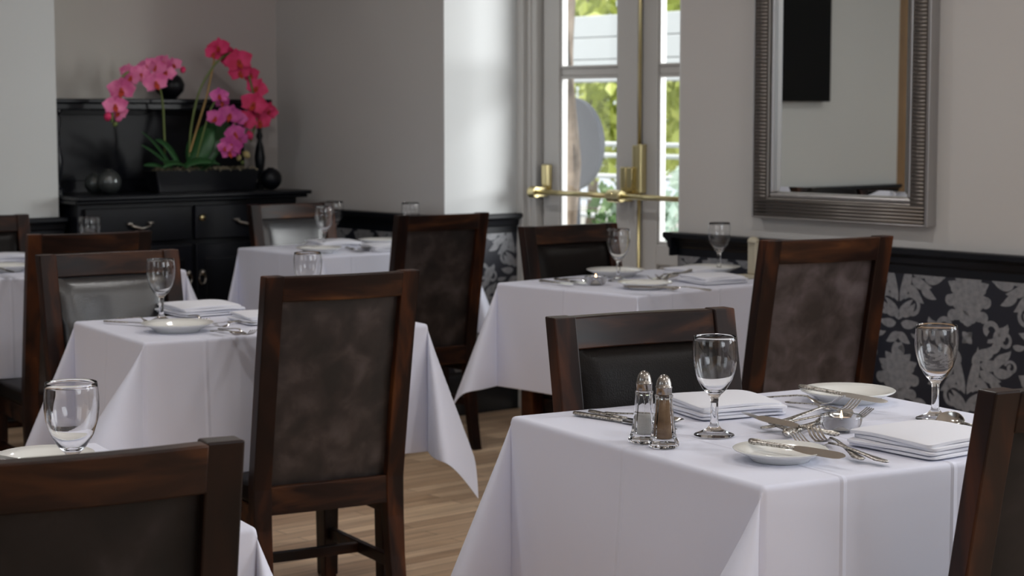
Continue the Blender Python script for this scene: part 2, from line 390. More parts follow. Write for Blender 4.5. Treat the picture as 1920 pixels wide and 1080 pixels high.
def papered(name, a, b2, smin, z0, z1, flip=False, axis='t', phase=2.675, pitch=.27):
    """panel on the wall: plane s = smin facing -s (axis t) with printed motifs clipped to it"""
    bm = bmesh.new(); P, S = damask()
    quads = []
    k0 = int(math.floor((a-phase)/pitch))-1; k1 = int(math.ceil((b2-phase)/pitch))+1
    for k in range(k0, k1+1):
        cx = phase+k*pitch; base = .61 if k % 2 == 0 else .61+.275
        for base_z in (base, base-.55, base-1.1):
            for sg in (1, -1):
                for p in P: quads.append([(cx+sg*x, base_z+y) for x, y in p])
                for st in S:
                    for (p1, q1), (p2, q2) in zip(st, st[1:]):
                        quads.append([(cx+sg*p[0], base_z+p[1]) for p in (p1, p2, q2, q1)])
    eps = 0
    for q in quads:
        xs = [x for x, _ in q]; ys = [y for _, y in q]
        if max(xs) < a or min(xs) > b2 or max(ys) < z0 or min(ys) > z1: continue
        q = clip(q, a, b2, z0, z1)
        if len(q) < 3: continue
        eps = (eps+1) % 7
        d = smin-.0006-eps*.00005
        try: bm.faces.new([bm.verts.new((x, d, y) if axis == 't' else (d2(x, d))) for x, y in q]).material_index = 1
        except ValueError: pass
    for f in bm.faces: f.material_index = 1
    for f in list(bm.faces):
        pass
    bx(bm, a, b2, smin, smin+.008, z0, z1, 0)
    return bm
def clip(q, a, b2, z0, z1):
    def cut(pts, inside, inter):
        out = []
        for i, p in enumerate(pts):
            pr = pts[i-1]
            if inside(p):
                if not inside(pr): out.append(inter(pr, p))
                out.append(p)
            elif inside(pr): out.append(inter(pr, p))
        return out
    def ix(v): return lambda p, r: (v, p[1]+(r[1]-p[1])*(v-p[0])/((r[0]-p[0]) or 1e-9))
    def iy(v): return lambda p, r: (p[0]+(r[0]-p[0])*(v-p[1])/((r[1]-p[1]) or 1e-9), v)
    q = cut(q, lambda p: p[0] >= a, ix(a))
    if q: q = cut(q, lambda p: p[0] <= b2, ix(b2))
    if q: q = cut(q, lambda p: p[1] >= z0, iy(z0))
    if q: q = cut(q, lambda p: p[1] <= z1, iy(z1))
    return q
RAIL = [(0, -.085), (.010, -.085), (.010, -.058), (.018, -.050), (.022, -.032), (.034, -.024), (.044, -.018), (.044, -.004), (.038, 0), (0, 0)]
SKIRT = [(0, 0), (.016, 0), (.016, .15), (.012, .165), (.008, .175), (.008, .19), (0, .19)]
def moulding(bm, p, q, d, prof, z):       # prof (out, up) swept from p to q (room coordinates), d = outward (x,y)
    secs = []
    for e in (p, q): secs.append([Vector((e[0]+d[0]*o, e[1]+d[1]*o, z+u)) for o, u in prof])
    loft(bm, secs)
def dado(idx, p, q, d, paper_bm_rot=None):
    bm = bmesh.new(); moulding(bm, p, q, d, RAIL, DZ); struct('trim_%d' % idx, bm, M['black_rail'])
def structp(name, bm, mats, mat4): 
    o = struct(name, bm, mats); o.matrix_world = RM @ mat4; return o
# right wall papers
o = struct('wall_right_paper', papered('p', TB, D0, -.008, .19, DZ-.08), [M['navy'], M['silver_print']])
o = struct('wall_right_paper', papered('p', D1, WR[0][0], -.008, .19, DZ-.08), [M['navy'], M['silver_print']])
# papers on walls that face along the room: same printed panel, turned a quarter
def turned(t, s0, s1):
    o = struct('wall_turned_paper', papered('p', 0, s1-s0, -.008, .19, DZ-.08, phase=.12), [M['navy'], M['silver_print']])
    # local x -> +s, local -y -> +t
    o.matrix_world = RM @ Matrix.Translation((t, s0, 0)) @ Matrix.Rotation(PI/2, 4, 'Z')
turned(D0+.0, 0, DS); turned(TP, -4.36, -1.27)
bm = bmesh.new()
moulding(bm, (TB, 0), (D0, 0), (0, -1), RAIL, DZ); moulding(bm, (D0, -.044), (D0, DS+.01), (1, 0), RAIL, DZ)
moulding(bm, (D1-.0, 0), (WR[0][0], 0), (0, -1), RAIL, DZ); moulding(bm, (D1, -.044), (D1, DS), (-1, 0), RAIL, DZ)
moulding(bm, (TP, -4.36), (TP, -1.25), (1, 0), RAIL, DZ)
struct('trim_3', bm, M['black_rail'], auto=30)
bm = bmesh.new()
moulding(bm, (TB, 0), (D0, 0), (0, -1), SKIRT, 0); moulding(bm, (D0, -.016), (D0, DS), (1, 0), SKIRT, 0)
moulding(bm, (D1, 0), (10, 0), (0, -1), SKIRT, 0); moulding(bm, (TP, -4.36), (TP, -1.26), (1, 0), SKIRT, 0)
struct('baseboard_right', bm, M['black_rail'])

# ------------------------------------------------------------------ glazed double door
dr = bpy.data.objects.new('door_1', None); C.objects.link(dr); dr['kind'] = 'structure'; dr.matrix_world = RM
bm = bmesh.new()
bx(bm, D0, .105, DS-.03, DS+.09, 0, 2.3); bx(bm, D1-.105, D1, DS-.03, DS+.09, 0, 2.3); bx(bm, D0, D1, DS-.03, DS+.09, 2.25, 2.45)
bx(bm, .0, .045, DS-.055, DS-.02, 0, 2.3); bx(bm, D1-.045, D1, DS-.055, DS-.02, 0, 2.3)
bx(bm, .06, .075, DS-.04, DS-.02, 0, 2.3); bx(bm, .105, .115, DS+.02, DS+.09, 0, 2.25)
build('door_frame', bm, M['white_wood'], dr, bevel=.006)
for x0, x1 in ((.118, .703), (.712, 1.285)):
    bm = bmesh.new(); y0, y1 = DS-.0, DS+.045
    st = .102
    bx(bm, x0, x0+st, y0, y1, .01, 2.24); bx(bm, x1-st-.02, x1, y0, y1, .01, 2.24)
    bx(bm, x0+st, x1-st-.02, y0, y1, 2.12, 2.24); bx(bm, x0+st, x1-st-.02, y0, y1, .01, .22); bx(bm, x0+st, x1-st-.02, y0, y1, .68, .765)
    bx(bm, x0+st, x1-st-.02, y0+.012, y1-.012, 1.452, 1.484)
    lf = build('door_leaf', bm, M['white_wood'], dr, bevel=.004)
    bm = bmesh.new(); bx(bm, x0+st, x1-st-.02, y0+.015, y1-.015, .22, .68); bx(bm, x0+st+.05, x1-st-.07, y0+.008, y0+.016, .28, .62)
    build('door_panel', bm, M['white_wood'], lf, bevel=.005)
    for z0, z1 in ((.765, 1.452), (1.484, 2.12)):
        bm = bmesh.new(); a0, a1 = x0+st, x1-st-.02
        for q in ((a0, a0+.012, z0, z1), (a1-.012, a1, z0, z1), (a0, a1, z0, z0+.012), (a0, a1, z1-.012, z1)):
            bx(bm, q[0], q[1], y0+.006, y1-.006, q[2], q[3])
        build('glazing_bead', bm, M['white_wood'], lf, bevel=.003)
        bm = bmesh.new(); bx(bm, a0, a1, y0+.02, y0+.024, z0, z1); build('pane', bm, M['pane'], lf)
# brass panic bars: bar, end boxes, bolt rods
bm = bmesh.new(); tube(bm, [(.150, DS-.075, .957), (.640, DS-.075, .957)], .011, 12); build('push_bar', bm, M['brass'], dr, smooth=True)
bm = bmesh.new(); tube(bm, [(.66, DS-.085, .957), (1.25, DS-.085, .957)], .011, 12); build('push_bar', bm, M['brass'], dr, smooth=True)
def bracket(x, y0, wide=.028, zh=.11, sg=1):
    bm = bmesh.new(); bx(bm, x-wide, x+wide, y0-.012, y0, .965, .965+zh)
    bx(bm, x-.006, x+wide, y0-.035, y0-.01, .985, .965+zh)
    q = [(x-.028, y0-.06, .935), (x+.012, y0-.09, .935), (x+.012, y0-.09, .975), (x+.004, y0-.012, 1.06), (x-.024, y0-.012, 1.06)]
    lathe(bm, [(0, -.02), (.026, -.02), (.026, .02), (0, .02)], 20, off=(0, 0, 0))
    last = bm.verts[-42:] if False else None
    vs2 = [v for v in bm.verts if abs(v.co.x) < .03 and abs(v.co.y) < .03 and abs(v.co.z) < .03]
    bmesh.ops.transform(bm, matrix=Matrix.Translation((x-.006, y0-.075, .957)) @ Matrix.Rotation(PI/2, 4, 'Y'), verts=vs2)
    bx(bm, x-.026, x+.012, y0-.085, y0-.01, .935, .98)
    return bm
build('bar_bracket', bracket(.150, DS+.0), M['brass'], dr, bevel=.004, auto=40)
build('bar_bracket', bracket(.640, DS+.0), M['brass'], dr, bevel=.004, auto=40)
build('bar_bracket', bracket(.690, DS-.012), M['brass'], dr, bevel=.004, auto=40)
bm = bmesh.new(); bx(bm, .700, .752, DS-.03, DS-.0, .985, 1.165); bx(bm, .738, .757, DS-.042, DS-.0, .97, 1.17); build('latch_box', bm, M['brass'], dr, bevel=.004)
bm = bmesh.new(); tube(bm, [(.728, DS-.014, 1.165), (.728, DS-.014, 2.2)], .0075, 10); tube(bm, [(.728, DS-.014, .10), (.728, DS-.014, .97)], .0075, 10)
build('bolt_rod', bm, M['brass'], dr, smooth=True)
bm = bmesh.new(); bx(bm, .698, .712, DS-.012, DS+.01, .02, 2.24); build('cover_strip', bm, M['white_wood'], dr, bevel=.003)

# ------------------------------------------------------------------ outside the door
bm = bmesh.new(); bx(bm, -14, 14, .56, 22, -.35, -.06); struct('floor_terrace', bm, M['paving'])
# white board fence high above the railing
e = empty('white_fascia', (0, 0, 0), 0, 'white painted board screen seen through the upper door panes', 'fence')
e.matrix_world = RM
a1 = RM.inverted() @ on_s(1040, 34, 5.0); a2 = RM.inverted() @ on_s(1290, 16, 5.0); a3 = RM.inverted() @ on_s(1100, 150, 5.0)
zt, zb = a1.z, a3.z-.35
for k in range(3):
    h0 = zt-(k+1)*.17; bm = bmesh.new(); bx(bm, a1.x-1.2, a2.x+2.5, 4.98, 5.03, h0+.006, h0+.17); build('board', bm, M['white_board'], e, bevel=.006)
bm = bmesh.new(); bx(bm, a1.x-1.2, a2.x+2.5, 5.03, 5.06, zt-.51, zt); build('backing_board', bm, M['white_board'], e)
for xx in (a1.x-1.1, a2.x+2.4):
    bm = bmesh.new(); bx(bm, xx-.05, xx+.05, 5.06, 5.16, -.06, zt); build('post', bm, M['white_board'], e)
# railing
e = empty('balustrade', (0, 0, 0), 0, 'white horizontal rail balustrade at the terrace edge', 'railing'); e.matrix_world = RM
for yy in (270, 291, 330, 372, 405):
    q = RM.inverted() @ on_s(1141, yy, 3.6)
    bm = bmesh.new(); tube(bm, [(q.x-3, 3.6, q.z), (q.x+3, 3.6, q.z)], .017, 10); build('rail', bm, M['white_board'], e, smooth=True)
q = RM.inverted() @ on_s(1141, 270, 3.6)
for dx in (-2.5, -.9, 1.6, 2.8):
    bm = bmesh.new(); bx(bm, q.x+dx-.025, q.x+dx+.025, 3.58, 3.63, -.06, q.z+.02); build('post', bm, M['white_board'], e)
# grey oval board hanging by the tree
q = RM.inverted() @ on_s(1072, 268, 2.6); q2 = RM.inverted() @ on_s(1131, 268, 2.6); q3 = RM.inverted() @ on_s(1085, 183, 2.6); q4 = RM.inverted() @ on_s(1085, 357, 2.6)
bm = bmesh.new(); ra = q2.x-q.x; rb = (q3.z-q4.z)/2; zc = (q3.z+q4.z)/2; secs = []
for y in (2.58, 2.62): secs.append([(q.x+ra*math.cos(a)*.98, y, zc+rb*math.sin(a)) for a in [2*PI*k/48 for k in range(48)]])
loft(bm, secs); 
bx(bm, q.x-ra*.02-.02, q.x-ra*.02+.02, 2.62, 2.66, -.06, zc)
sg = build('oval_board', bm, M['grey_sign']); sg.matrix_world = RM; tag(sg, 'grey oval board on the terrace seen through the door glass', 'sign')
# trees
def foliage(name, c, r, n, mat, leaf, parent):
    bm = bmesh.new()
    for _ in range(n):
        u = Vector((random.gauss(0, 1), random.gauss(0, 1), random.gauss(0, 1))).normalized()*(random.random()**.4)
        p = Vector(c)+Vector((u.x*r[0], u.y*r[1], u.z*r[2]))
        rot = Euler((random.random()*6, random.random()*6, random.random()*6)).to_matrix()
        s = leaf*random.uniform(.6, 1.3)
        pts = [rot @ Vector(v)*s+p for v in ((-.5, 0, 0), (0, -.28, .05), (.6, 0, 0), (0, .28, .05))]
        bm.faces.new([bm.verts.new(v) for v in pts])
    return build(name, bm, mat, parent)
def tree(px, pyb, s, h, tr, crowns, label):
    b0 = RM.inverted() @ on_s(px, pyb, s)
    e = empty('garden_tree', (b0.x, s, -.06), 0, label, 'tree', 'trees behind the door'); 
    e.matrix_world = RM @ Matrix.Translation((b0.x, s, -.06))
    bm = bmesh.new(); tube(bm, [(0, 0, 0), (.02, 0, h*.3), (-.03, .02, h*.6), (.04, 0, h*.85), (.1, 0, h)], [tr, tr*.95, tr*.9, tr*.7, tr*.4], 12)
    build('trunk', bm, M['trunk'], e, smooth=True)
    for c, r, n, mt, lf in crowns: foliage('crown', c, r, n, mt, lf, e)
    return e
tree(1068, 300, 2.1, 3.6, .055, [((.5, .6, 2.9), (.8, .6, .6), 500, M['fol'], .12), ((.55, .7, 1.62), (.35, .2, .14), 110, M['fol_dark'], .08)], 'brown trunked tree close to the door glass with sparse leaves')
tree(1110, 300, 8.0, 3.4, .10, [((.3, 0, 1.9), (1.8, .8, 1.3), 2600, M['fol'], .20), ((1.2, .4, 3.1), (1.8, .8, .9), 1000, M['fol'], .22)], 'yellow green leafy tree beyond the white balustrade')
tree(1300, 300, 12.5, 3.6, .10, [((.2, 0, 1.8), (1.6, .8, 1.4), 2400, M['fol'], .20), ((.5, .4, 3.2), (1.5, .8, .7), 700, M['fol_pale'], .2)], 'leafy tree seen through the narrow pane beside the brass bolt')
e = empty('garden_shrub', (0, 0, 0), 0, 'green shrub growing below the panic bar behind the glass', 'shrub')
b0 = RM.inverted() @ on_s(1115, 400, 2.9); e.matrix_world = RM @ Matrix.Translation((b0.x, 3.2, -.06))
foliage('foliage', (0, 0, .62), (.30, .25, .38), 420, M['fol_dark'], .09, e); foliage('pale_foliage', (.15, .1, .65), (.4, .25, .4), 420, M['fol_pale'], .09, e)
bm = bmesh.new(); tube(bm, [(0, 0, 0), (.02, .01, .6)], .02); build('stem', bm, M['trunk'], e)

# ------------------------------------------------------------------ mirror
mi = empty('wall_mirror', (0, 0, 0), 0, 'tall mirror in a ribbed silver frame on the wall', 'mirror'); mi.matrix_world = RM
x0, x1, z0, z1 = 1.790, 2.530, .938, 2.35
fw = .068
bm = bmesh.new()      # frame body, mitred, with a raised ribbed band
for a, b2, c, d in ((x0, x1, z0, z0+fw), (x0, x1, z1-fw, z1)): bx(bm, a, b2, -.040, 0, c, d)
for a, b2 in ((x0, x0+fw), (x1-fw, x1)): bx(bm, a, b2, -.040, 0, z0+fw, z1-fw)
fr = build('frame', bm, M['silver_frame'], mi, bevel=.004)
bm = bmesh.new(); z = z0+fw+.004     # ribs across the uprights
while z < z1-fw:
    for a in (x0+.010, x1-fw+.010): tube(bm, [(a, -.040, z), (a+.046, -.040, z)], .0042, 6)
    z += .0125
for k in range(5):
    zz = z0+.010+k*.0115
    for zz2 in (zz, z1-fw+.010+k*.0115): tube(bm, [(x0+.008, -.040, zz2), (x1-.008, -.040, zz2)], .0042, 6)
build('ribbing', bm, M['silver_frame'], fr, smooth=True)
bm = bmesh.new()
for a in (x0+.004, x1-fw+.004): bx(bm, a, a+.058, -.0408, -.039, z0+.006, z1-.006)
for c in (z0+.006, z1-fw+.004): bx(bm, x0+.006, x1-.006, -.0408, -.039, c, c+.056)
build('groove', bm, M['frame_groove'], fr)
bm = bmesh.new(); bx(bm, x0-.004, x0+.001, -.044, 0, z0-.003, z1+.003); bx(bm, x1-.003, x1+.009, -.046, 0, z0-.003, z1+.003); bx(bm, x0, x1, -.042, 0, z0-.004, z0+.001); bx(bm, x0, x1, -.042, 0, z1, z1+.004)
build('outer_edge', bm, M['silver_edge'], mi, bevel=.002)
bm = bmesh.new(); i0, i1, j0, j1 = x0+fw, x1-fw, z0+fw, z1-fw; g = .016
for a, b2, c, d in ((i0, i1, j0, j0+g), (i0, i1, j1-g, j1)): bx(bm, a, b2, -.034, -.004, c, d)
for a, b2 in ((i0, i0+g), (i1-g, i1)): bx(bm, a, b2, -.034, -.004, j0+g, j1-g)
build('inner_slip', bm, M['silver_edge'], mi, bevel=.006)
bm = bmesh.new(); i0 += g; i1 -= g; j0 += g; j1 -= g; bw = .022
o4 = [(i0, j0), (i1, j0), (i1, j1), (i0, j1)]; n4 = [(i0+bw, j0+bw), (i1-bw, j0+bw), (i1-bw, j1-bw), (i0+bw, j1-bw)]
vo = [bm.verts.new((x, -.0125, z)) for x, z in o4]; vn = [bm.verts.new((x, -.0155, z)) for x, z in n4]; vb = [bm.verts.new((x, -.006, z)) for x, z in o4]
bm.faces.new(vn[::-1])
for k in range(4):
    l = (k+1) % 4; bm.faces.new((vo[k], vn[k], vn[l], vo[l])); bm.faces.new((vb[k], vo[k], vo[l], vb[l]))
bm.faces.new(vb)
build('mirror_glass', bm, M['mirror'], mi)

# black picture on the pier, seen only in the mirror
bm = bmesh.new(); bx(bm, TP, TP+.06, -3.655, -2.85, 1.36, 2.25)
pc = build('black_picture', bm, M['black_panel'], bevel=.004); pc.matrix_world = RM; tag(pc, 'large plain black picture reflected in the silver framed mirror', 'picture')
# ------------------------------------------------------------------ sideboard in the alcove
sb = empty('sideboard', (0, 0, 0), 0, 'black painted sideboard with gallery shelf in the alcove under orchids', 'sideboard'); sb.matrix_world = RM
L0, L1 = -1.262, -.105; TF = -.88
bm = bmesh.new(); bx(bm, TB+.01, TF+.02, L0, L1, .915, .93); bx(bm, TB+.01, TF+.035, L0-.0, L1+.012, .93, .948); build('top', bm, M['black_rail'], sb, bevel=.006)
bm = bmesh.new(); bx(bm, TB+.01, TF-.03, L0+.03, L1-.03, .09, .915); bx(bm, TB+.01, TF-.01, L0+.02, L1-.02, .0, .09)
build('body', bm, M['black_wood'], sb, bevel=.004)
SW = L1-L0-.10
for k in range(2):
    a = L0+.05+k*SW/2; bm = bmesh.new(); bx(bm, TF-.03, TF-.012, a+.008, a+SW/2-.008, .745, .895)
    d = build('drawer', bm, M['black_wood'], sb, bevel=.005)
    bm = bmesh.new(); cc = a+SW/4
    tube(bm, [(TF-.012, cc-.05, .825), (TF+.006, cc-.04, .815), (TF+.01, cc, .805), (TF+.006, cc+.04, .815), (TF-.012, cc+.05, .825)], .006, 8)
    for q in (-.05, .05): lathe(bm, [(0, -.004), (.016, -.004), (.016, .004), (0, .004)], 12, off=(TF-.010, cc+q, .827))
    build('drawer_pull', bm, M['steel_worn'], d, smooth=True)
    bm = bmesh.new(); bx(bm, TF-.03, TF-.012, a+.008, a+SW/2-.008, .13, .725)
    d = build('door', bm, M['black_wood'], sb, bevel=.005)
    bm = bmesh.new(); bx(bm, TF-.02, TF-.006, a+.05, a+SW/2-.05, .19, .665); build('door_field', bm, M['black_wood'], d, bevel=.008)
    bm = bmesh.new(); hc = a+(SW/2-.035 if k == 0 else .035)
    bmesh.ops.create_icosphere(bm, subdivisions=2, radius=.014, matrix=Matrix.Translation((TF-.004, hc, .60)))
    tube(bm, [(TF-.006, hc+.016*math.cos(q), .575+.026*math.sin(q)) for q in [2*PI*w/14 for w in range(15)]], .0035, 6)
    build('drop_handle', bm, M['steel_worn'], d, smooth=True)
bm = bmesh.new(); lathe(bm, [(0, 0), (.012, .0), (.015, .01), (0, .014)], 14); bmesh.ops.transform(bm, matrix=Matrix.Translation((TF-.012, (L0+L1)/2+.04, .84)) @ Matrix.Rotation(PI/2, 4, 'Y'), verts=bm.verts)
build('keyhole_knob', bm, M['brass'], sb, smooth=True)
bm = bmesh.new(); bx(bm, TB+.01, TB+.03, L0+.04, -.20, .948, 1.34); bx(bm, TB+.03, TB+.036, L0+.12, -.28, 1.0, 1.29); build('back_panel', bm, M['black_wood'], sb, bevel=.003)
bm = bmesh.new(); bx(bm, TB+.01, TB+.20, L0, -.155, 1.338, 1.357); bx(bm, TB+.01, TB+.18, L0+.01, -.165, 1.31, 1.338); build('gallery_shelf', bm, M['black_rail'], sb, bevel=.004)
for yy in (L0+.05, -.195):
    bm = bmesh.new(); lathe(bm, [(.0, .948), (.024, .948), (.024, .97), (.012, .98), (.010, 1.0), (.020, 1.04), (.026, 1.09), (.018, 1.14), (.009, 1.17), (.016, 1.19), (.009, 1.21), (.020, 1.26), (.014, 1.29), (.024, 1.30), (.024, 1.31), (0, 1.31)], 18, off=(TB+.15, yy, 0))
    build('baluster', bm, M['black_rail'], sb, auto=40)
def ball(px, py, t, r, mat, label, name='glass_ball'):
    p = on_t(px, py, t); bm = bmesh.new(); lathe(bm, [(0, -r*.97)] + [(r*math.cos(a), r*math.sin(a)) for a in [(-80+10*k)*PI/180 for k in range(1, 16)]] + [(r*.3, r*.97), (r*.3, r*1.03), (0, r*1.03)], 28)
    o = build(name, bm, mat, smooth=True); o.location = (p.x, p.y, .948+r*.97); return tag(o, label, 'ornament')
ball(204, 335, -1.03, .054, M['smoke'], 'silvery glass ball in front on the sideboard below pale pink orchid', 'glass_ball')
ball(178, 332, -1.12, .046, M['smoke'], 'smaller dull glass ball tucked behind the silvery one', 'glass_ball')
o = ball(508, 332, -1.0, .050, M['black_wood'], 'round black ornament on the sideboard end beside the corner', 'round_ornament')
p = on_t(318, 180, TB+.10)
bm = bmesh.new(); lathe(bm, [(0, 0), (.03, 0), (.034, .008), (.062, .035), (.068, .065), (.055, .095), (.03, .112), (.024, .118), (.026, .126), (.0, .126)], 28)
o = build('round_vase', bm, M['black_wood'], smooth=True); o.location = (p.x, p.y, 1.357); tag(o, 'round black vase on the gallery shelf behind pale pink orchids', 'vase')
# planter
pa = RM.inverted() @ on_t(283, 340, -1.02); pb = RM.inverted() @ on_t(478, 340, -1.02)
bm = bmesh.new(); w = .055
a, b2 = pa.y, pb.y; zz0, zz1 = .948, 1.045
def ring(x0, x1, y0, y1, z): return [(x0, y0, z), (x1, y0, z), (x1, y1, z), (x0, y1, z)]
cT = -1.03
loft(bm, [ring(cT-w*.8, cT+w*.8, a+.02, b2-.02, zz0), ring(cT-w, cT+w, a, b2, zz1), ring(cT-w+.008, cT+w-.008, a+.008, b2-.008, zz1), ring(cT-w+.01, cT+w-.01, a+.02, b2-.02, zz1-.02)])
pl = build('planter', bm, M['black_rail'], bevel=.004); pl.matrix_world = RM; tag(pl, 'long black trough planter of orchids on the sideboard', 'planter')
bm = bmesh.new()
for k in range(70):
    y = random.uniform(a+.03, b2-.03); x = cT+random.uniform(-.035, .035); ang = random.uniform(0, 6)
    tube(bm, [(x, y, 1.03), (x+.02*math.cos(ang), y+.02*math.sin(ang), 1.055), (x+.045*math.cos(ang), y+.045*math.sin(ang), 1.04)], .004, 5)
bx(bm, cT-.042, cT+.042, a+.02, b2-.02, 1.022, 1.035)
build('moss', bm, M['moss'], pl)

# orchids
def petal(bm, ang, L, w, lift, mi=0, tw=0.0):
    ca, sa = math.cos(ang), math.sin(ang); rows = []
    for i in range(7):
        u = i/6; r = L*u; h = w*math.sin(PI*min(1, (u*.93+.07))**.8)*.5; z = lift*u*u*L - .15*L*u
        row = []
        for v in (-1, -.5, 0, .5, 1):
            x = r; y = h*v; zz = z + .18*h*abs(v)*(1-u)
            row.append(bm.verts.new((ca*x-sa*y, sa*x+ca*y, zz)))
        rows.append(row)
    for r1, r2 in zip(rows, rows[1:]):
        for i in range(4): bm.faces.new((r1[i], r1[i+1], r2[i+1], r2[i])).material_index = mi
flower_me = {}
def flower_mesh(kind):
    if kind in flower_me: return flower_me[kind]
    bm = bmesh.new()
    for a, L, w in ((90, .040, .034), (210, .040, .032), (330, .040, .032)): petal(bm, math.radians(a), L, w, .3)
    for v in bm.verts: v.co.z -= .003
    for a, L, w in ((12, .046, .052), (168, .046, .052)): petal(bm, math.radians(a), L, w, .25)
    me = bpy.data.meshes.new('flower_'+kind); bm.to_mesh(me); bm.free(); me.materials.append(M[kind])
    for p in me.polygons: p.use_smooth = True
    bm = bmesh.new(); petal(bm, math.radians(270), .024, .018, 1.2)
    bmesh.ops.create_icosphere(bm, subdivisions=2, radius=.006, matrix=Matrix.Translation((0, 0, .006)))
    lip = bpy.data.meshes.new('lip_'+kind); bm.to_mesh(lip); bm.free(); lip.materials.append(M['lip'])
    flower_me[kind] = (me, lip); return flower_me[kind]
TOCAM = None
def orchid(name, label, kind, stems, flowers, buds, leaves, basepx, tt, canes=()):
    base = on_t(basepx[0], basepx[1], tt); base.z = 1.03
    e = empty(name, base, 0, label, 'orchid')
    for pts, r in stems:
        bm = bmesh.new(); q = [on_t(x, y, tt+dt)-base for x, y, dt in pts]
        # smooth
        sm = []
        for i in range(len(q)-1):
            p_1 = q[max(i-1, 0)]; p0_ = q[i]; p1_ = q[i+1]; p2_ = q[min(i+2, len(q)-1)]
            for k in range(5):
                u = k/5
                sm.append(.5*((2*p0_)+(p1_-p_1)*u+(2*p_1-5*p0_+4*p1_-p2_)*u*u+(3*p0_-p_1-3*p1_+p2_)*u**3))
        sm.append(q[-1]); tube(bm, sm, r, 7); build('flower_stem', bm, M['stem'], e, smooth=True)
    for pts in canes:
        bm = bmesh.new(); tube(bm, [on_t(x, y, tt+dt)-base for x, y, dt in pts], .0045, 7); build('support_cane', bm, M['cane'], e)
    me, lip = flower_mesh(kind)
    for x, y, dt, s in flowers:
        o = bpy.data.objects.new('flower', me); C.objects.link(o); o.parent = e
        o.location = on_t(x, y, tt+dt)-base
        nrm = (-(base+o.location)+Vector((0, 0, 1.2))).normalized() + Vector((random.uniform(-.5, .5), random.uniform(-.3, .3), random.uniform(-.35, .35)))
        qn = nrm.to_track_quat('Z', 'Y'); o.rotation_euler = (qn @ Euler((0, 0, random.uniform(-.5, .5))).to_quaternion()).to_euler(); o.scale = (s*1.14,)*3
        l = bpy.data.objects.new('lip', lip); C.objects.link(l); l.parent = o
    for x, y, dt, s, mt in buds:
        bm = bmesh.new(); lathe(bm, [(0, -.014), (.007, -.010), (.011, 0), (.009, .008), (0, .016)], 10)
        o = build('bud', bm, M[mt], e, smooth=True); o.location = on_t(x, y, tt+dt)-base; o.scale = (s,)*3; o.rotation_euler = (random.uniform(-1, 1), random.uniform(-1, 1), 0)
    for pts, w in leaves:
        bm = bmesh.new(); q = [on_t(x, y, tt+dt)-base for x, y, dt in pts]; rows = []
        n_ = 10
        for i in range(n_+1):
            u = i/n_; p = q[0]*(1-u)**2 + q[1]*2*u*(1-u) + q[2]*u*u
            d = (q[1]-q[0])*(1-u)+(q[2]-q[1])*u; sd = d.cross(Vector((.25, -.5, .85))).normalized()
            h = w*math.sin(PI*(.12+.86*u))**.7*.5
            rows.append([p-sd*h+Vector((0, 0, .12*h)), p+Vector((0, 0, -.2*h)), p+sd*h+Vector((0, 0, .12*h))])
        vv = [[bm.verts.new(p) for p in r] for r in rows]
        for r1, r2 in zip(vv, vv[1:]):
            for i in range(2): bm.faces.new((r1[i], r1[i+1], r2[i+1], r2[i]))
        o = build('leaf', bm, M['leafg'], e, smooth=True); md = o.modifiers.new('s', 'SOLIDIFY'); md.thickness = .002
    return e
orchid('pale_pink_orchid', 'pale pink orchid arching toward the pier, nearest the dark vase', 'pink',
    [([(310, 318, 0), (308, 250, .0), (303, 180, .01), (285, 140, .03), (240, 135, .05), (215, 175, .06), (210, 230, .06)], .005)],
    [(291, 125, .05, 1.0), (311, 135, .05, .95), (264, 140, .07, 1.05), (246, 145, .06, .9), (292, 155, .09, 1.15), (228, 168, .09, 1.25), (216, 198, .08, 1.1), (326, 122, .02, .8), (239, 133, .03, .8), (306, 118, .03, .9), (275, 125, .03, .9), (222, 210, .07, .9)],
    [(202, 219, .06, 1.5, 'hot'), (222, 221, .06, 1.5, 'pink'), (216, 233, .06, .9, 'stem'), (343, 131, .0, 1.2, 'hot')],
    [([(322, 314, .04), (298, 272, .05), (266, 247, .08)], .04), ([(322, 316, .06), (296, 288, .08), (266, 272, .10)], .04), ([(336, 312, .03), (318, 268, .04), (292, 262, .03)], .05), ([(312, 316, .07), (292, 306, .09), (270, 310, .1)], .03)], (311, 322), -1.03)
orchid('hot_pink_orchid', 'tall hot pink orchid arching toward the corner of the alcove', 'hot',
    [([(355, 315, 0), (357, 250, 0), (371, 180, .0), (390, 140, .01), (412, 112, .02), (440, 100, .03), (462, 130, .05), (475, 175, .06), (482, 215, .06), (470, 265, .07)], .005)],
    [(410, 90, .03, 1.1), (400, 100, .02, .9), (422, 98, .01, .9), (447, 115, .06, 1.35), (449, 135, .05, 1.1), (481, 165, .06, 1.1), (476, 195, .09, 1.3), (483, 205, .06, 1.1), (503, 208, .05, 1.0), (487, 228, .07, 1.1), (460, 225, .08, 1.1), (470, 140, .03, .9), (432, 112, .03, .9)],
    [(468, 254, .07, 1.6, 'hot'), (462, 290, .08, 1.5, 'bud'), (448, 296, .08, 1.1, 'bud'), (455, 305, .08, .8, 'stem'), (508, 205, .05, 1.3, 'hot')],
    [([(345, 314, .05), (370, 292, .08), (412, 308, .10)], .045), ([(372, 310, .02), (392, 250, .02), (430, 232, .03)], .15), ([(362, 308, .02), (376, 268, .03), (398, 240, .05)], .12), ([(352, 316, .06), (330, 296, .08), (306, 314, .12)], .035)], (355, 322), -1.03,
    canes=[[(356, 285, .02), (388, 180, .02), (402, 112, .01)]])
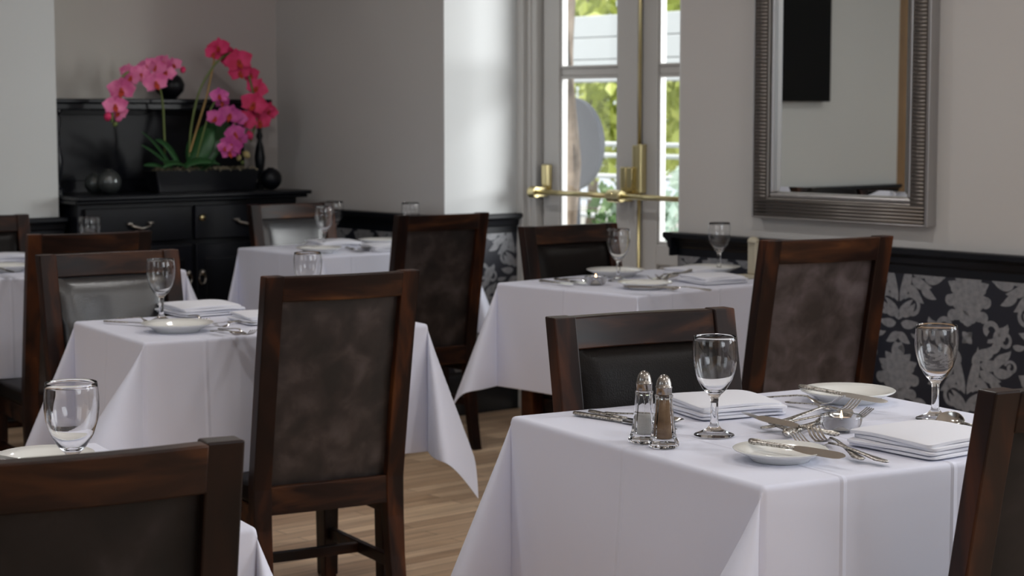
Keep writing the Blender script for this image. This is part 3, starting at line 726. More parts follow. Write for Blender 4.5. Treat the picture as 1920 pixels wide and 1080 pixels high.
orchid('magenta_orchid', 'short magenta orchid clustered low below the hot pink blooms', 'mag',
    [([(365, 315, 0), (378, 260, .03), (400, 195, .05), (420, 190, .07), (440, 230, .09), (440, 280, .10)], .004)],
    [(411, 180, .08, .9), (416, 190, .07, .8), (405, 222, .08, 1.0), (432, 215, .09, 1.1), (446, 222, .09, .9), (440, 250, .1, 1.0), (434, 272, .1, 1.05), (430, 285, .1, .9), (448, 262, .09, .9), (421, 277, .1, .7)],
    [(447, 285, .1, 1.0, 'mag')], [([(366, 318, 0), (390, 320, .06), (404, 300, .1)], .035)], (366, 322), -1.01)

# ------------------------------------------------------------------ chairs
def rect(x, y, z, w, d, dirx=(1, 0, 0)):  # horizontal rectangular section
    return [(x-w/2, y-d/2, z), (x+w/2, y-d/2, z), (x+w/2, y+d/2, z), (x-w/2, y+d/2, z)]
CW, CH = .40, .92
def lean(z):            # y of the back at height z: rakes back above the seat, foot kicks back below
    if z < .40: return -.05*((.40-z)/.40)**2
    u = (z-.40)/.52; return -.085*u - .01*u*u
def make_chair():
    e = empty('dining_chair', (0, 0, 0), 0, '', 'chair')
    hw = CW/2-.0235
    for s in (-1, 1):
        bm = bmesh.new(); secs = []
        for z in (0, .1, .2, .3, .40, .5, .6, .7, .8, .88, CH):
            w = .047 if z >= .3 else .036+.011*z/.3
            secs.append(rect(s*hw, lean(z)+.0, z, w, .038 if z > .3 else .034))
        loft(bm, secs); o = build('rear_leg', bm, M['wood'], e, bevel=.003)
    def bow(x): return -.020*(1-(x/hw)**2)
    def rail(name, z0, z1, dep, bowed, mat='wood_across'):
        bm = bmesh.new(); secs = []
        for i in range(19):
            x = -hw+.02+(2*hw-.04)*i/18; b0 = bow(x)*bowed
            y0, y1 = lean(z0)+b0, lean(z1)+b0
            secs.append([(x, y0-dep/2, z0), (x, y0+dep/2, z0), (x, y1+dep/2, z1), (x, y1-dep/2, z1)])
        loft(bm, secs); return build(name, bm, M[mat], e, bevel=.003, auto=35)
    rail('top_rail', CH-.062, CH-.002, .032, 1)
    rail('lower_rail', .335, .405, .028, .3)
    # upholstered panel: back face flat and recessed, front face a padded cushion
    zb, ztp = .400, CH-.055
    def panel(name, front, mat, inset=0):
        bm = bmesh.new(); nx, nz = 14, 18; V = {}
        for i in range(nx+1):
            for k in range(nz+1):
                u = i/nx; v = k/nz; x = (-hw+.018+inset)+(2*hw-.036-2*inset)*u; z = (zb+inset)+(ztp-zb-2*inset)*v
                y = lean(z)+bow(x)*(.3+.7*v)
                if front:
                    ed = min(u, 1-u, )*nx/2.2; ev = min(v, 1-v)*nz/2.2
                    puff = (1-max(0, 1-ed)**2.2)**.5*(1-max(0, 1-ev)**2.2)**.5
                    y += .010+.024*puff*(.75+.25*math.sin(PI*v)*math.sin(PI*u))
                else: y += .003
                V[i, k] = (x, y, z)
        vv = {q: bm.verts.new(p) for q, p in V.items()}
        wb = {}
        for i in range(nx):
            for k in range(nz): bm.faces.new((vv[i, k], vv[i+1, k], vv[i+1, k+1], vv[i, k+1]))
        r = bmesh.ops.extrude_face_region(bm, geom=bm.faces[:])
        mv = [g for g in r['geom'] if isinstance(g, bmesh.types.BMVert)]
        if front:
            for v in mv: v.co.y = lean(v.co.z)+bow(v.co.x)*(.3+.7*(v.co.z-zb)/(ztp-zb))+.0085
        else:
            for v in mv: v.co.y += .004
        return build(name, bm, M[mat], e, smooth=not front, auto=60)
    panel('back_panel', False, 'leather_back')
    panel('back_cushion', True, 'leather', .004)
    # seat
    bm = bmesh.new(); secs = []
    prof = [(.0, .352), (.35, .352), (.4, .358), (.405, .38), (.395, .402), (.36, .412)]
    bm2 = bmesh.new(); vs3 = box(bm2, (0, .205, .383), (CW-.01, .40, .052)); bmesh.ops.subdivide_edges(bm2, edges=bm2.edges[:], cuts=4, use_grid_fill=True)
    for v in bm2.verts:
        if v.co.z > .39: v.co.z += .012*(1-(v.co.x/.21)**2)*(1-((v.co.y-.205)/.2)**2)
        v.co.x *= 1+.05*(v.co.y-.2)/.2
    bm.free(); build('seat_cushion', bm2, M['leather'], e, bevel=.014, seg=3, auto=50)
    bm = bmesh.new()
    for s in (-1, 1): bx(bm, s*(hw-.012), s*(hw+.012), .015, .385, .30, .357)
    bx(bm, -hw, hw, .372, .395, .30, .357); build('seat_frame', bm, M['wood_across'], e, bevel=.003)
    for s in (-1, 1):
        bm = bmesh.new(); loft(bm, [rect(s*hw*.98, .38, z, w, w) for z, w in ((0, .030), (.15, .036), (.35, .042))]); build('front_leg', bm, M['wood'], e, bevel=.003)
    for s in (-1, 1):
        bm = bmesh.new(); bx(bm, s*hw-.009, s*hw+.009, -.01, .37, .165, .195); build('stretcher', bm, M['wood_across'], e, bevel=.002)
    bm = bmesh.new(); bx(bm, -hw, hw, .18, .198, .167, .193); build('stretcher', bm, M['wood_across'], e, bevel=.002)
    return e
chairs = Proto(make_chair)
def chair(px, py, deg, front, label, zt=CH, sc=1.0):
    """px,py: middle of the top rail in the photograph; deg: bearing of its width"""
    p = at(px, py, zt*sc); rz = math.radians(90-deg) + (PI if front else 0)
    fw_ = Vector((-math.sin(rz), math.cos(rz), 0)); p = p + fw_*.105*sc; p.z = 0
    return chairs.put(p, (0, 0, rz), label, None, sc)
chair(644, 512, 60, False, 'dark wood dining chair with brown leather back drawn up to table of dropped corner')
c6 = chair(1556, 446, 62, False, 'high dining chair with mottled brown back panel standing under the silver mirror', CH, 1.05)
chair(832, 401, 56, False, 'dining chair with mottled back panel between two white tables, wallpaper below it')
chair(170, 436, 60, False, 'plain dark chair back just behind the chair with the shiny reflecting cushion')
c1 = chair(136, 849, 63, False, 'big dark chair back with chipped top rail close to camera, empty glass above it')
c11 = chair(2062, 716, 62, False, 'dark chair edge cut off by the frame beside the napkin and spoons')
chair(1198, 584, 63, True, 'dining chair with padded black cushion facing salt and pepper shakers')
c4 = chair(200, 472, 56, True, 'dining chair with shiny grey reflection on its cushion behind the wine glass table')
c9 = chair(542, 381, 52, True, 'dining chair with pale light reflecting on its frame, in front of sideboard')
chair(1062, 421, 54, True, 'black cushioned chair standing with its back to the glazed door')
chair(-50, 404, 58, True, 'chair cut off by the frame edge under the light pier wall')

M['leather_dark'] = mottled('dark_mottled_leather', [(.35, (.006, .005, .0048)), (.6, (.014, .011, .0105)), (.78, (.026, .022, .022))], 13, .6, 5, (1, 1, 1), .08, None, .25, .3)
M['leather_pale'] = mottled('pale_mottled_leather', [(.35, (.020, .014, .013)), (.5, (.045, .034, .035)), (.62, (.075, .06, .064)), (.75, (.11, .092, .10))], 15, .5, 5, (1, 1, 1), .08, (.62, .45), .5, .4)
for c_, mt_ in ((c1, 'leather_dark'), (c11, 'leather_dark'), (c6, 'leather_pale')):
    for o in list(C.objects):
        if o.parent == c_ and o.name.startswith('back_panel'): o.data = o.data.copy(); o.data.materials[0] = M[mt_]
for c_ in (c4, c9):
    for o in list(C.objects):
        if o.parent == c_ and o.name.startswith('back_cushion'):
            o.data = o.data.copy(); o.data.materials[0] = M['leather_shine']
# ------------------------------------------------------------------ tables and cloths
def drape(hx, hy, hang, folds, seed):
    """pressed square cloth hanging off a table: flat sides and one cone-shaped fold at every corner.
    folds: {(sx, sy): (width ratio, lean in degrees)}; each corner's 90 degrees of cloth is kept at full length"""
    rng = np.random.RandomState(seed); R = .007
    def axis(h):
        a = list(np.linspace(0, h-.012, 12)) + [h-.006, h-.002] + [h+x for x in (0, .003, .006, .009, .0125, .017, .023, .032, .045)] + list(h+np.linspace(.062, hang-.004, 15)) + [h+hang]
        return np.array([-x for x in a[:0:-1]] + a)
    xs, ys = axis(hx), axis(hy)
    prof = {}
    for key, (k, ln) in folds.items():
        tau = np.linspace(0, 1, 400); u = np.sin(PI*tau); v = k*np.sin(2*PI*tau)
        L = np.concatenate([[0], np.cumsum(np.hypot(np.diff(u), np.diff(v)))]); sc = (PI/2)/L[-1]
        ps = PI/4+math.radians(ln); U = np.array([math.cos(ps), math.sin(ps)]); Vd = np.array([-math.sin(ps), math.cos(ps)])
        prof[key] = (L*sc, (u[:, None]*U+v[:, None]*Vd)*sc)
    ph = rng.rand(8)*6.28
    P = np.zeros((len(xs), len(ys), 3)); UV = np.zeros((len(xs), len(ys), 2))
    def fall(s):
        if s <= 0: return 0, 0, 0
        if s < R*PI/2: a = s/R; return R*math.sin(a), -R*(1-math.cos(a)), 0
        return R, -R, s-R*PI/2
    for i, x in enumerate(xs):
        for j, y in enumerate(ys):
            sx = 1 if x > 0 else -1; sy = 1 if y > 0 else -1; a = abs(x)-hx; b = abs(y)-hy
            UV[i, j] = ((x/(hx+hang)+1)/2, (y/(hy+hang)+1)/2)
            if a <= 0 and b <= 0: P[i, j] = (x, y, .0008*math.sin(9*x+ph[0])*math.sin(8*y+ph[1])*min(1, -max(a, b)*12)); continue
            if a > 0 and b > 0:
                rr = math.hypot(a, b); phi = math.atan2(b, a); h, z, L = fall(rr)
                Lp, Q = prof[sx, sy]; qx = np.interp(phi, Lp, Q[:, 0]); qy = np.interp(phi, Lp, Q[:, 1]); th = math.hypot(qx, qy)
                f = math.sin(th)/th if th > 1e-6 else 1
                P[i, j] = (sx*(hx+h*math.cos(phi)+L*qx*f), sy*(hy+h*math.sin(phi)+L*qy*f), z-L*math.cos(th)); continue
            if a > 0:
                h, z, L = fall(a); w = min(1, (hy-abs(y))/.12)
                out = L*(.025+.030*math.sin(7.5*y+ph[2+(sx > 0)]))*w*min(1, L/.15)
                P[i, j] = (sx*(hx+h+out), y, z-L)
            else:
                h, z, L = fall(b); w = min(1, (hx-abs(x))/.12)
                out = L*(.025+.030*math.sin(7.5*x+ph[4+(sy > 0)]))*w*min(1, L/.15)
                P[i, j] = (x, sy*(hy+h+out), z-L)
    return P, UV
def cloth_obj(P, UV, name, label, pos, rz):
    N, K = P.shape[:2]; me = bpy.data.meshes.new(name)
    idx = np.arange(N*K).reshape(N, K)
    f = np.stack([idx[:-1, :-1], idx[1:, :-1], idx[1:, 1:], idx[:-1, 1:]], -1).reshape(-1, 4)
    me.from_pydata([tuple(v) for v in P.reshape(-1, 3)], [], [tuple(int(i) for i in q) for q in f])
    uvl = me.uv_layers.new(name='UVMap')
    for lp in me.loops:
        i, j = divmod(lp.vertex_index, K); uvl.data[lp.index].uv = UV[i, j]
    o = link(name, me, M['linen'], None, True); o.location = pos; o.rotation_euler = (0, 0, rz)
    m = o.modifiers.new('sub', 'SUBSURF'); m.levels = 1; m.render_levels = 1
    m = o.modifiers.new('thick', 'SOLIDIFY'); m.thickness = .0012; m.offset = 1
    tag(o, label, 'tablecloth'); return o
def make_table(hx, hy):
    e = empty('dining_table', (0, 0, 0), 0, '', 'table')
    bm = bmesh.new(); bx(bm, -hx+.016, hx-.016, -hy+.016, hy-.016, .712, .736); build('tabletop', bm, M['wood_across'], e, bevel=.006)
    bm = bmesh.new()
    for s in (-1, 1): bx(bm, -hx+.09, hx-.09, s*(hy-.075)-.01, s*(hy-.075)+.01, .65, .712); bx(bm, s*(hx-.075)-.01, s*(hx-.075)+.01, -hy+.09, hy-.09, .65, .712)
    build('apron', bm, M['wood_across'], e)
    for sx in (-1, 1):
        for sy in (-1, 1):
            bm = bmesh.new(); loft(bm, [rect(sx*(hx-.075), sy*(hy-.075), z, w, w) for z, w in ((0, .045), (.3, .052), (.712, .056))]); build('leg', bm, M['wood'], e, bevel=.003)
    return e
TOP = .7512
def table(B, ang_bc, wbc, wab, hang, seed, lt, lc, folds=None):
    """B: near corner of the top; ang_bc: bearing of its longer near edge"""
    rz = math.radians(90-ang_bc); ux = Vector((math.cos(rz), math.sin(rz), 0)); uy = Vector((-ux.y, ux.x, 0))
    c = Vector((B[0], B[1], 0)) + ux*wbc/2 + uy*wab/2
    e = make_table(wbc/2, wab/2); e.location = c; e.rotation_euler = (0, 0, rz); e['label'] = lt
    fd = {(-1, -1): (.35, 0), (1, -1): (.9, 0), (-1, 1): (.9, 0), (1, 1): (.8, 0)}; fd.update(folds or {})
    P, UV = drape(wbc/2, wab/2, hang, fd, seed)
    cloth_obj(P, UV, 'tablecloth', lc, (c.x, c.y, .7488), rz)
    return c, rz
T1 = table((.372, 2.722), 60, .74, .73, .33, 3, 'square dark table under the white cloth holding the salt and pepper shakers', 'white tablecloth under the salt and pepper shakers and lit tealight', {(-1, -1): (.4, -36)})
T2 = table((-.880, 4.45), 59, .76, .52, .34, 5, 'dark table behind the brown leather chair, laid with a wine glass and plate', 'white cloth with hanging pointed corners behind the central brown chair', {(-1, -1): (.3, -38), (1, -1): (1.15, 0)})
T3 = table((.377, 5.585), 46, .75, .60, .34, 11, 'dark table by the wall laid with tealight, white plates and two glasses', 'white cloth on table between the glazed door and mirror, tealight on it', {(1, -1): (.3, 12), (1, 1): (2.5, 0)})
T5 = table((-.722, 7.12), 50, .70, .60, .34, 8, 'dark table beside the alcove sideboard, two glasses and napkins on it', 'white cloth on the far table next to the alcove sideboard', {(-1, 1): (2.2, 0), (1, 1): (3.0, 0), (-1, -1): (.5, 0)})
T6 = table((-1.80, 6.12), 59, .76, .66, .34, 9, 'dark table partly out of frame behind the shiny cushioned chair', 'white cloth on the table cut off by frame under the pier')
T7 = table((-1.005, 2.085), 61, .75, .72, .33, 14, 'table almost hidden behind the big chair back close to camera', 'white cloth corner hanging below the big chair back close to camera')

# ------------------------------------------------------------------ tableware prototypes
def make_glass():
    bm = bmesh.new()
    out = [(0, 0), (.034, 0), (.0350, .0012), (.033, .0032), (.024, .0065), (.013, .0115), (.0078, .018), (.0066, .026), (.0066, .055), (.0072, .064), (.011, .070),
           (.0205, .080), (.0300, .096), (.0360, .115), (.0385, .133), (.0385, .148), (.0372, .163), (.0362, .170)]
    inn = [(.03595, .1704), (.0356, .170), (.0365, .163), (.0378, .148), (.0378, .133), (.0353, .115), (.0293, .0972), (.0195, .0825), (.010, .0755), (0, .0738)]
    lathe(bm, out+inn, 48); o = build('wine_glass', bm, M['glass'], smooth=True); tag(o, '', 'glass'); return o
def make_plate():
    bm = bmesh.new()
    lathe(bm, [(0, .003), (.040, .003), (.042, .0), (.046, .0), (.048, .004), (.060, .0105), (.074, .0165), (.0755, .0185), (.0745, .0192), (.060, .0138), (.050, .0095), (.046, .0072), (0, .0068)], 56)
    o = build('side_plate', bm, M['porcelain'], smooth=True); tag(o, '', 'plate'); return o
def strip(bm, st, thick=.0016):      # stations: (y, halfwidth, z); crowned flat bar
    secs = []
    for y, w, z in st:
        t = thick
        secs.append([(-w, y, z-t*.3), (-w*.6, y, z-t), (w*.6, y, z-t), (w, y, z-t*.3), (w*.6, y, z+t), (-w*.6, y, z+t)])
    loft(bm, secs)
def make_knife():
    e = empty('table_knife', (0, 0, 0), 0, '', 'knife')
    bm = bmesh.new(); secs = []
    for y, a, b2 in ((0, -.004, .004), (.012, -.0065, .0065), (.03, -.0075, .009), (.07, -.0078, .0098), (.095, -.0075, .0095), (.107, -.006, .0075), (.114, -.0035, .0035), (.116, -.001, .001)):
        secs.append([(a, y, -.0004), (b2, y, -.0002), (b2, y, .0002), (a, y, .0007)])
    loft(bm, secs); build('blade', bm, M['steel'], e, auto=50)
    bm = bmesh.new(); strip(bm, [(.004, .0036, 0), (-.008, .0044, 0), (-.03, .0048, 0), (-.06, .0060, .0003), (-.082, .0080, .0005), (-.092, .0075, .0005), (-.098, .004, .0005)], .0026); build('handle', bm, M['steel_worn'], e, smooth=True)
    return e
def make_fork():
    e = empty('table_fork', (0, 0, 0), 0, '', 'fork')
    def zc(y): return .010 - .012*math.sin(PI*min(1, max(0, (y)/.075)))+(.004 if y > .06 else 0)*((y-.06)/.02)
    bm = bmesh.new(); strip(bm, [(0, .0028, .010), (.010, .0045, zc(.010)), (.022, .0095, zc(.022)), (.032, .0112, zc(.032)), (.040, .0114, zc(.040))], .0010)
    for k in range(4):
        x = -.0094+k*.00627; secs = []
        for y in (.038, .05, .06, .07, .076):
            w = .0017 if y < .07 else .0010
            secs.append([(x-w, y, zc(y)-.0008), (x+w, y, zc(y)-.0008), (x+w, y, zc(y)+.0008), (x-w, y, zc(y)+.0008)])
        loft(bm, secs)
    build('fork_head', bm, M['steel'], e, auto=40)
    bm = bmesh.new(); strip(bm, [(.002, .0028, .010), (-.02, .0025, .0105), (-.05, .0038, .008), (-.08, .0062, .005), (-.10, .0092, .003), (-.110, .0085, .003), (-.116, .004, .0028)], .0014); build('handle', bm, M['steel_worn'], e, smooth=True)
    return e
def make_spoon():
    e = empty('dessert_spoon', (0, 0, 0), 0, '', 'spoon')
    bm = bmesh.new(); rows = []
    for i in range(13):
        u = i/12; y = .062*u; w = .0195*math.sin(PI*(.04+.92*u))**.6*(1.0+.1*(u-.5)); row = []
        for v in (-1, -.66, -.33, 0, .33, .66, 1):
            dep = .010*math.sin(PI*min(1, u+.02))*(1-v*v)
            row.append((w*v, y, .010-dep-.004*(1-u)*0))
        rows.append(row)
    vv = [[bm.verts.new(p) for p in r] for r in rows]
    for r1, r2 in zip(vv, vv[1:]):
        for i in range(6): bm.faces.new((r1[i], r1[i+1], r2[i+1], r2[i]))
    o = build('spoon_bowl', bm, M['steel'], e, smooth=True); md = o.modifiers.new('s', 'SOLIDIFY'); md.thickness = .0013
    md = o.modifiers.new('ss', 'SUBSURF'); md.levels = 1; md.render_levels = 2
    bm = bmesh.new(); strip(bm, [(.003, .0035, .0095), (-.02, .0025, .0105), (-.05, .0038, .008), (-.08, .0062, .005), (-.10, .0095, .003), (-.110, .0085, .003), (-.118, .004, .0028)], .0014); build('handle', bm, M['steel_worn'], e, smooth=True)
    return e
def make_tealight():
    e = empty('tealight_holder', (0, 0, 0), 0, '', 'candle')
    bm = bmesh.new(); lathe(bm, [(0, 0), (.024, 0), (.030, .004), (.0345, .013), (.0365, .024), (.036, .0275), (.033, .0285), (.0235, .0265), (.0225, .006), (0, .005)], 40); build('glass_cup', bm, M['glass'], e, smooth=True)
    bm = bmesh.new(); lathe(bm, [(0, .006), (.021, .006), (.021, .0215), (.020, .0215), (.020, .0188), (0, .0185)], 32); w = build('wax', bm, M['wax'], e, smooth=True)
    bm = bmesh.new(); tube(bm, [(0, 0, .0175), (0, .0004, .0225)], .0006, 6); build('wick', bm, M['black_wood'], w)
    bm = bmesh.new(); lathe(bm, [(0, .0205), (.0022, .0228), (.0026, .0255), (.0014, .031), (0, .0365)], 12); build('flame', bm, M['flame'], w, smooth=True)
    return e
def make_napkin():
    bm = bmesh.new(); sx, sy = .085, .082
    for k, (z, dx, dy, tw) in enumerate(((.0034, .001, .0, .0), (.0094, -.003, .002, .012), (.0160, .003, -.004, -.035), (.0218, -.001, .001, -.02))):
        b3 = bmesh.new(); box(b3, (0, 0, 0), (2*sx-.003*k, 2*sy-.002*k, .0078)); bmesh.ops.subdivide_edges(b3, edges=b3.edges[:], cuts=9, use_grid_fill=True)
        for v in b3.verts:
            x, y = v.co.x, v.co.y; X, Y = x/sx, y/sy; e = max(abs(X), abs(Y))
            v.co.z *= 1-.55*max(0, (e-.86)/.14)**1.6           # soft rolled edges
            v.co.x += .0018*math.sin(38*y+2.1*k); v.co.y += .0018*math.sin(33*x+1.3*k)
            v.co.z += (k+1)*.0011*(math.sin(PI*(X*.5+.5))*math.sin(PI*(Y*.5+.5))) + .0007*math.sin(41*x+25*y+k)*min(k, 1) - (.0012*k*(abs(X*Y))**3)
        bmesh.ops.transform(b3, matrix=Matrix.Translation((dx, dy, z)) @ Matrix.Rotation(tw, 4, 'Z'), verts=b3.verts)
        me = bpy.data.meshes.new('tmp'); b3.to_mesh(me); b3.free(); bm.from_mesh(me); bpy.data.meshes.remove(me)
    o = build('folded_napkin', bm, M['napkin'], smooth=True); m_ = o.modifiers.new('s', 'SUBSURF'); m_.levels = 1; m_.render_levels = 1
    tag(o, '', 'napkin'); return o
def make_shaker(content):
    e = empty('salt_shaker' if content == 'salt' else 'pepper_shaker', (0, 0, 0), 0, '', 'shaker')
    def oct_(a, z): return 1.0/max(math.cos((a % (PI/4))-PI/8), .92) if z < .083 else 1
    bm = bmesh.new()
    lathe(bm, [(0, 0), (.0215, 0), (.0235, .002), (.0240, .007), (.0210, .013), (.0190, .020), (.0162, .045), (.0140, .068), (.0132, .080), (.0150, .083), (.0152, .086), (.0125, .0885), (.0112, .090),
               (.0108, .088), (.0112, .078), (.0122, .062), (.0145, .040), (.0162, .018), (.0150, .014), (0, .013)], 48, mod=oct_)
    build('glass_body', bm, M['glass'], e, auto=30)
    top = .046 if content == 'salt' else .079
    bm = bmesh.new(); pr = [(0, .0135), (.0145, .0145), (.0158, .0185)]; 
    for z in (.030, .040, .050, .062, .072, .079):
        if z < top: pr.append((.0158-(z-.0185)*.082, z))
    pr += [(.0158-(top-.0185)*.082, top), (0, top+.001)]
    lathe(bm, pr, 32); build(content, bm, M[content], e, smooth=True)
    bm = bmesh.new(); lathe(bm, [(.0, .084), (.0128, .0865), (.0132, .089), (.0132, .098), (.0138, .0985), (.0138, .1005), (.0126, .1015), (.0122, .107), (.0100, .1135), (.0068, .118), (.003, .1202), (0, .1206)], 32); build('cap', bm, M['cap_steel'], e, smooth=True)
    bm = bmesh.new()
    for k in range(7):
        a = k*2*PI/6; rr = .0042 if k < 6 else 0
        bmesh.ops.create_icosphere(bm, subdivisions=1, radius=.0008, matrix=Matrix.Translation((rr*math.cos(a), rr*math.sin(a), .1198 if k < 6 else .1206)))
    build('cap_hole', bm, M['black_wood'], e)
    return e
glass_p, plate_p, knife_p, fork_p, spoon_p, tea_p, nap_p = map(Proto, (make_glass, make_plate, make_knife, make_fork, make_spoon, make_tealight, make_napkin))
def glass(px, py, label, sc=1.0): return glass_p.put(at(px, py, TOP), (0, 0, random.random()), label, None, sc)
def plate(px, py, label, sc=1.0, z=TOP): return plate_p.put(at(px, py, z), (0, 0, 0), label, None, sc)
def napkin(px, py, rz, label, sc=1.0): return nap_p.put(at(px, py, TOP), (0, 0, rz), label, None, sc)
LEN = {'k': (.098, .116), 'f': (.116, .076), 's': (.118, .062)}
def cutlery(kind, h, tip, label, zh=.0035, zt=.003, roll=0, group=None):
    """h: pixel of the handle end, tip: pixel of the other end; zh, zt: heights over the cloth"""
    a = at(h[0], h[1], TOP+zh); b2 = at(tip[0], tip[1], TOP+zt); L = sum(LEN[kind]); d = b2-a
    hl = math.hypot(d.x, d.y); yaw = math.atan2(d.y, d.x)-PI/2; pit = math.atan2(d.z, hl)
    sc = min(1.12, max(.8, d.length/L)); mid = (a+b2)/2
    rot = (Matrix.Rotation(yaw, 3, 'Z') @ Matrix.Rotation(pit, 3, 'X') @ Matrix.Rotation(roll, 3, 'Y'))
    off = rot @ Vector((0, (LEN[kind][1]-LEN[kind][0])/2*sc, 0))
    pr = {'k': knife_p, 'f': fork_p, 's': spoon_p}[kind]
    return pr.put(mid-off, rot.to_euler(), label, group, sc)

# ---- table in front (salt and pepper)
glass(1339, 816, 'wine glass standing beside the pepper shaker on the closest laid table')
glass(1753, 786, 'wine glass standing by the spoons, wallpaper pattern behind it')
e = make_shaker('salt'); e.location = at(1207, 829, TOP); e['label'] = 'glass salt shaker half full of white salt'
e = make_shaker('pepper'); e.location = at(1244, 838, TOP); e['label'] = 'glass pepper shaker filled with brown ground pepper'
plate(1463, 862, 'small white plate with a knife laid across it, beside pepper shaker'); 
plate(1589, 752, 'white plate with a knife on its rim at the far corner of the closest table', 1.2)
tea_p.put(at(1577, 808, TOP), (0, 0, 0), 'lit tealight in thick glass holder among the forks on closest table')
NB = math.radians(30)
napkin(1738, 838, NB+.12, 'thick folded napkin stack beside the spoons and cut-off chair', 1.12)
napkin(1352, 771, NB-.1, 'folded napkin lying behind the wine glass next to the shakers', 1.05)
cutlery('k', (1405, 826), (1585, 856), 'knife lying across the small plate near the pepper shaker', .022, .022, .62)
cutlery('f', (1622, 868), (1518, 812), 'fork with tines pointing past the crossed knife, in front of tealight', .004, .010)
cutlery('f', (1690, 876), (1466, 822), 'long fork with its decorated handle nearest the table edge', .004, .008)
cutlery('k', (1062, 772), (1285, 808), 'knife with tan reflecting handle passing behind the shakers', .004, .002)
cutlery('k', (1105, 771), (1255, 800), 'darker knife lying alongside the tan handled one', .004, .002)
cutlery('s', (1135, 776), (1280, 797), 'spoon peeping out behind the pepper shaker', .004, .003)
cutlery('f', (1415, 748), (1580, 756), 'fork with upturned tines pointing at the far plate', .004, .017)
cutlery('s', (1475, 756), (1570, 775), 'small spoon half under the far plate', .004, .004)
cutlery('k', (1499, 724), (1664, 754), 'knife resting on the rim of the far plate', .028, .022, .35)
cutlery('f', (1424, 806), (1636, 780), 'fork passing behind the tealight holder with tines raised beside it', .004, .016)
cutlery('f', (1446, 797), (1625, 758), 'fork further behind the tealight pointing at far plate', .006, .014)
cutlery('k', (1492, 812), (1392, 772), 'knife leaning with its narrow tip toward the flat napkin', .008, .016)
cutlery('k', (1462, 816), (1606, 768), 'knife with broad blade showing above the tealight', .008, .018, .8)
cutlery('k', (1560, 812), (1430, 785), 'knife with dark blade crossing the pile of forks', .012, .020, -.6)
cutlery('s', (1905, 826), (1762, 786), 'polished spoon with its bowl raised beside the wine glass foot', .008, .022, -.75)
cutlery('s', (1915, 838), (1764, 806), 'second spoon lying flat below the raised spoon', .004, .004)
# ---- table between door and mirror
glass(1159, 527, 'wine glass in front of the black cushioned chair at the glazed door')
glass(1348, 510, 'wine glass in front of wallpaper under the mirror corner')
tea_p.put(at(1117, 534, TOP), (0, 0, 0), 'lit tealight on the table before the glazed door')
plate(1209, 541, 'small white plate in front of the wine glass on door table', 1.15)
plate(1154, 518, 'white plate behind wine glass next to the black cushioned chair', 1.3)
plate(1335, 512, 'beige looking plate beneath the wine glass under the mirror', 1.3)
napkin(1335, 529, NB, 'folded napkin on the door table next to high brown chair')
napkin(1300, 514, NB+.2, 'folded napkin under the dark cutlery at the wall side', .9)
for h, tp, k, lb in (((1012, 526), (1075, 533), 'k', 'knife on the door table next to tealight'), ((1040, 523), (1100, 531), 'k', 'second knife by the tealight on the door table'), ((1060, 524), (1112, 528), 'f', 'fork by the tealight on the door table'),
                     ((1315, 544), (1262, 541), 'f', 'fork lying before the napkin on the door table'), ((1290, 512), (1205, 528), 'f', 'fork with golden reflections beside the small plate'),
                     ((1296, 510), (1222, 527), 'f', 'second fork with golden reflections behind small plate'), ((1300, 506), (1245, 522), 'k', 'dark knife propped against the wall side napkin'), ((1262, 539), (1180, 537), 'k', 'knife lying over the small plate rim on door table')):
    cutlery(k, h, tp, lb, *((.020, .012) if 'golden' in lb or 'propped' in lb else (.024, .024) if 'over' in lb else (.006, .008)), roll=.35 if tp[0] > h[0] else -.35)
o = make = None
bm = bmesh.new(); bx(bm, -.06, .06, -.03, .03, 0, .012); bx(bm, -.008, .010, -.022, .022, .012, .118)
lathe(bm, [(0, .116), (.019, .116), (.021, .123), (.015, .134), (0, .138)], 16)
o = build('menu_stand', bm, M['cream'], bevel=.004); q = at(1412, 521, TOP); o.location = q; o.rotation_euler = (0, 0, NB); tag(o, 'cream wooden menu stand beside the high brown chair back', 'stand')
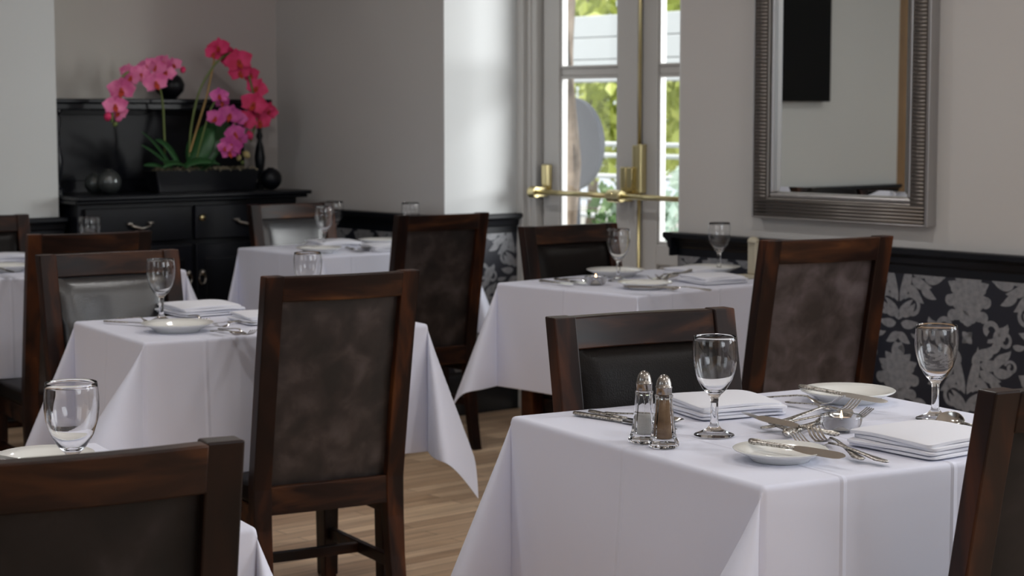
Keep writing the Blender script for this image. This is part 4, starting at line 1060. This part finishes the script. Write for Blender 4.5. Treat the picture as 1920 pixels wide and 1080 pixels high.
# ---- table behind central chair
glass(303, 603, 'wine glass beside plate in front of the shiny grey cushion', .97)
glass(578, 590, 'wine glass bowl showing above the top rail of the central chair')
plate(333, 621, 'white plate in front of wine glass on the central chair table', 1.2)
napkin(375, 587, NB+.1, 'folded napkin behind the plate on central chair table', 1.1)
napkin(500, 602, NB, 'napkin half hidden by the central chair stile', .95)
for h, tp, k, lb in (((208, 603), (275, 606), 'k', 'dark knife near the shiny cushion'), ((228, 599), (288, 603), 'f', 'dark fork near the shiny cushion'), ((350, 590), (392, 611), 'f', 'fork leaning on the napkin behind plate'),
                     ((470, 600), (380, 608), 'k', 'knife spread over crossed forks on central chair table'), ((476, 606), (405, 613), 'f', 'fork crossing the knife on the central chair table'), ((395, 622), (455, 630), 's', 'spoon at the cloth edge on central chair table'),
                     ((410, 618), (476, 628), 'f', 'fork at the cloth edge near the central chair')):
    cutlery(k, h, tp, lb, .005, .008)
# ---- far table by the sideboard
glass(608, 466, 'wine glass on the far table before the pale reflecting chair')
glass(628, 452, 'wine glass just behind another on the far table')
glass(770, 456, 'wine glass rim showing above the mottled brown chair on the far side')
plate(598, 474, 'white plate on the far table beside the sideboard', 1.2)
napkin(625, 463, NB, 'folded napkin behind the wine glass on the far table', 1.1)
napkin(722, 469, NB, 'folded napkin against the chair stile on far table')
plate(712, 458, 'white plate behind napkin on the far table', 1.2)
for h, tp, k, lb in (((640, 462), (690, 473), 'k', 'knife on the far table near the plate'), ((715, 458), (668, 474), 's', 'spoon on the far table near the stile'), ((560, 463), (590, 468), 'f', 'fork on the far table near pale chair')):
    cutlery(k, h, tp, lb, .005, .008)
# ---- table cut off at the frame edge
glass(170, 494, 'wine glass rim showing above the plain dark chair back')
napkin(10, 488, NB, 'folded napkin on the table cut off by the frame', 1.1); plate(12, 508, 'white plate on the table cut off by frame', 1.2)
cutlery('k', (-10, 500), (30, 512), 'knife on the plate of the cut-off table', .02, .022)
# ---- close table behind big chair back
glass(138, 940, 'empty glass bowl showing above the chipped chair rail close to camera', 1.0)
plate(85, 872, 'white plate rim just above the chipped chair rail'); cutlery('k', (-60, 845), (22, 860), 'knife end on the plate behind big chair back', .022, .02)
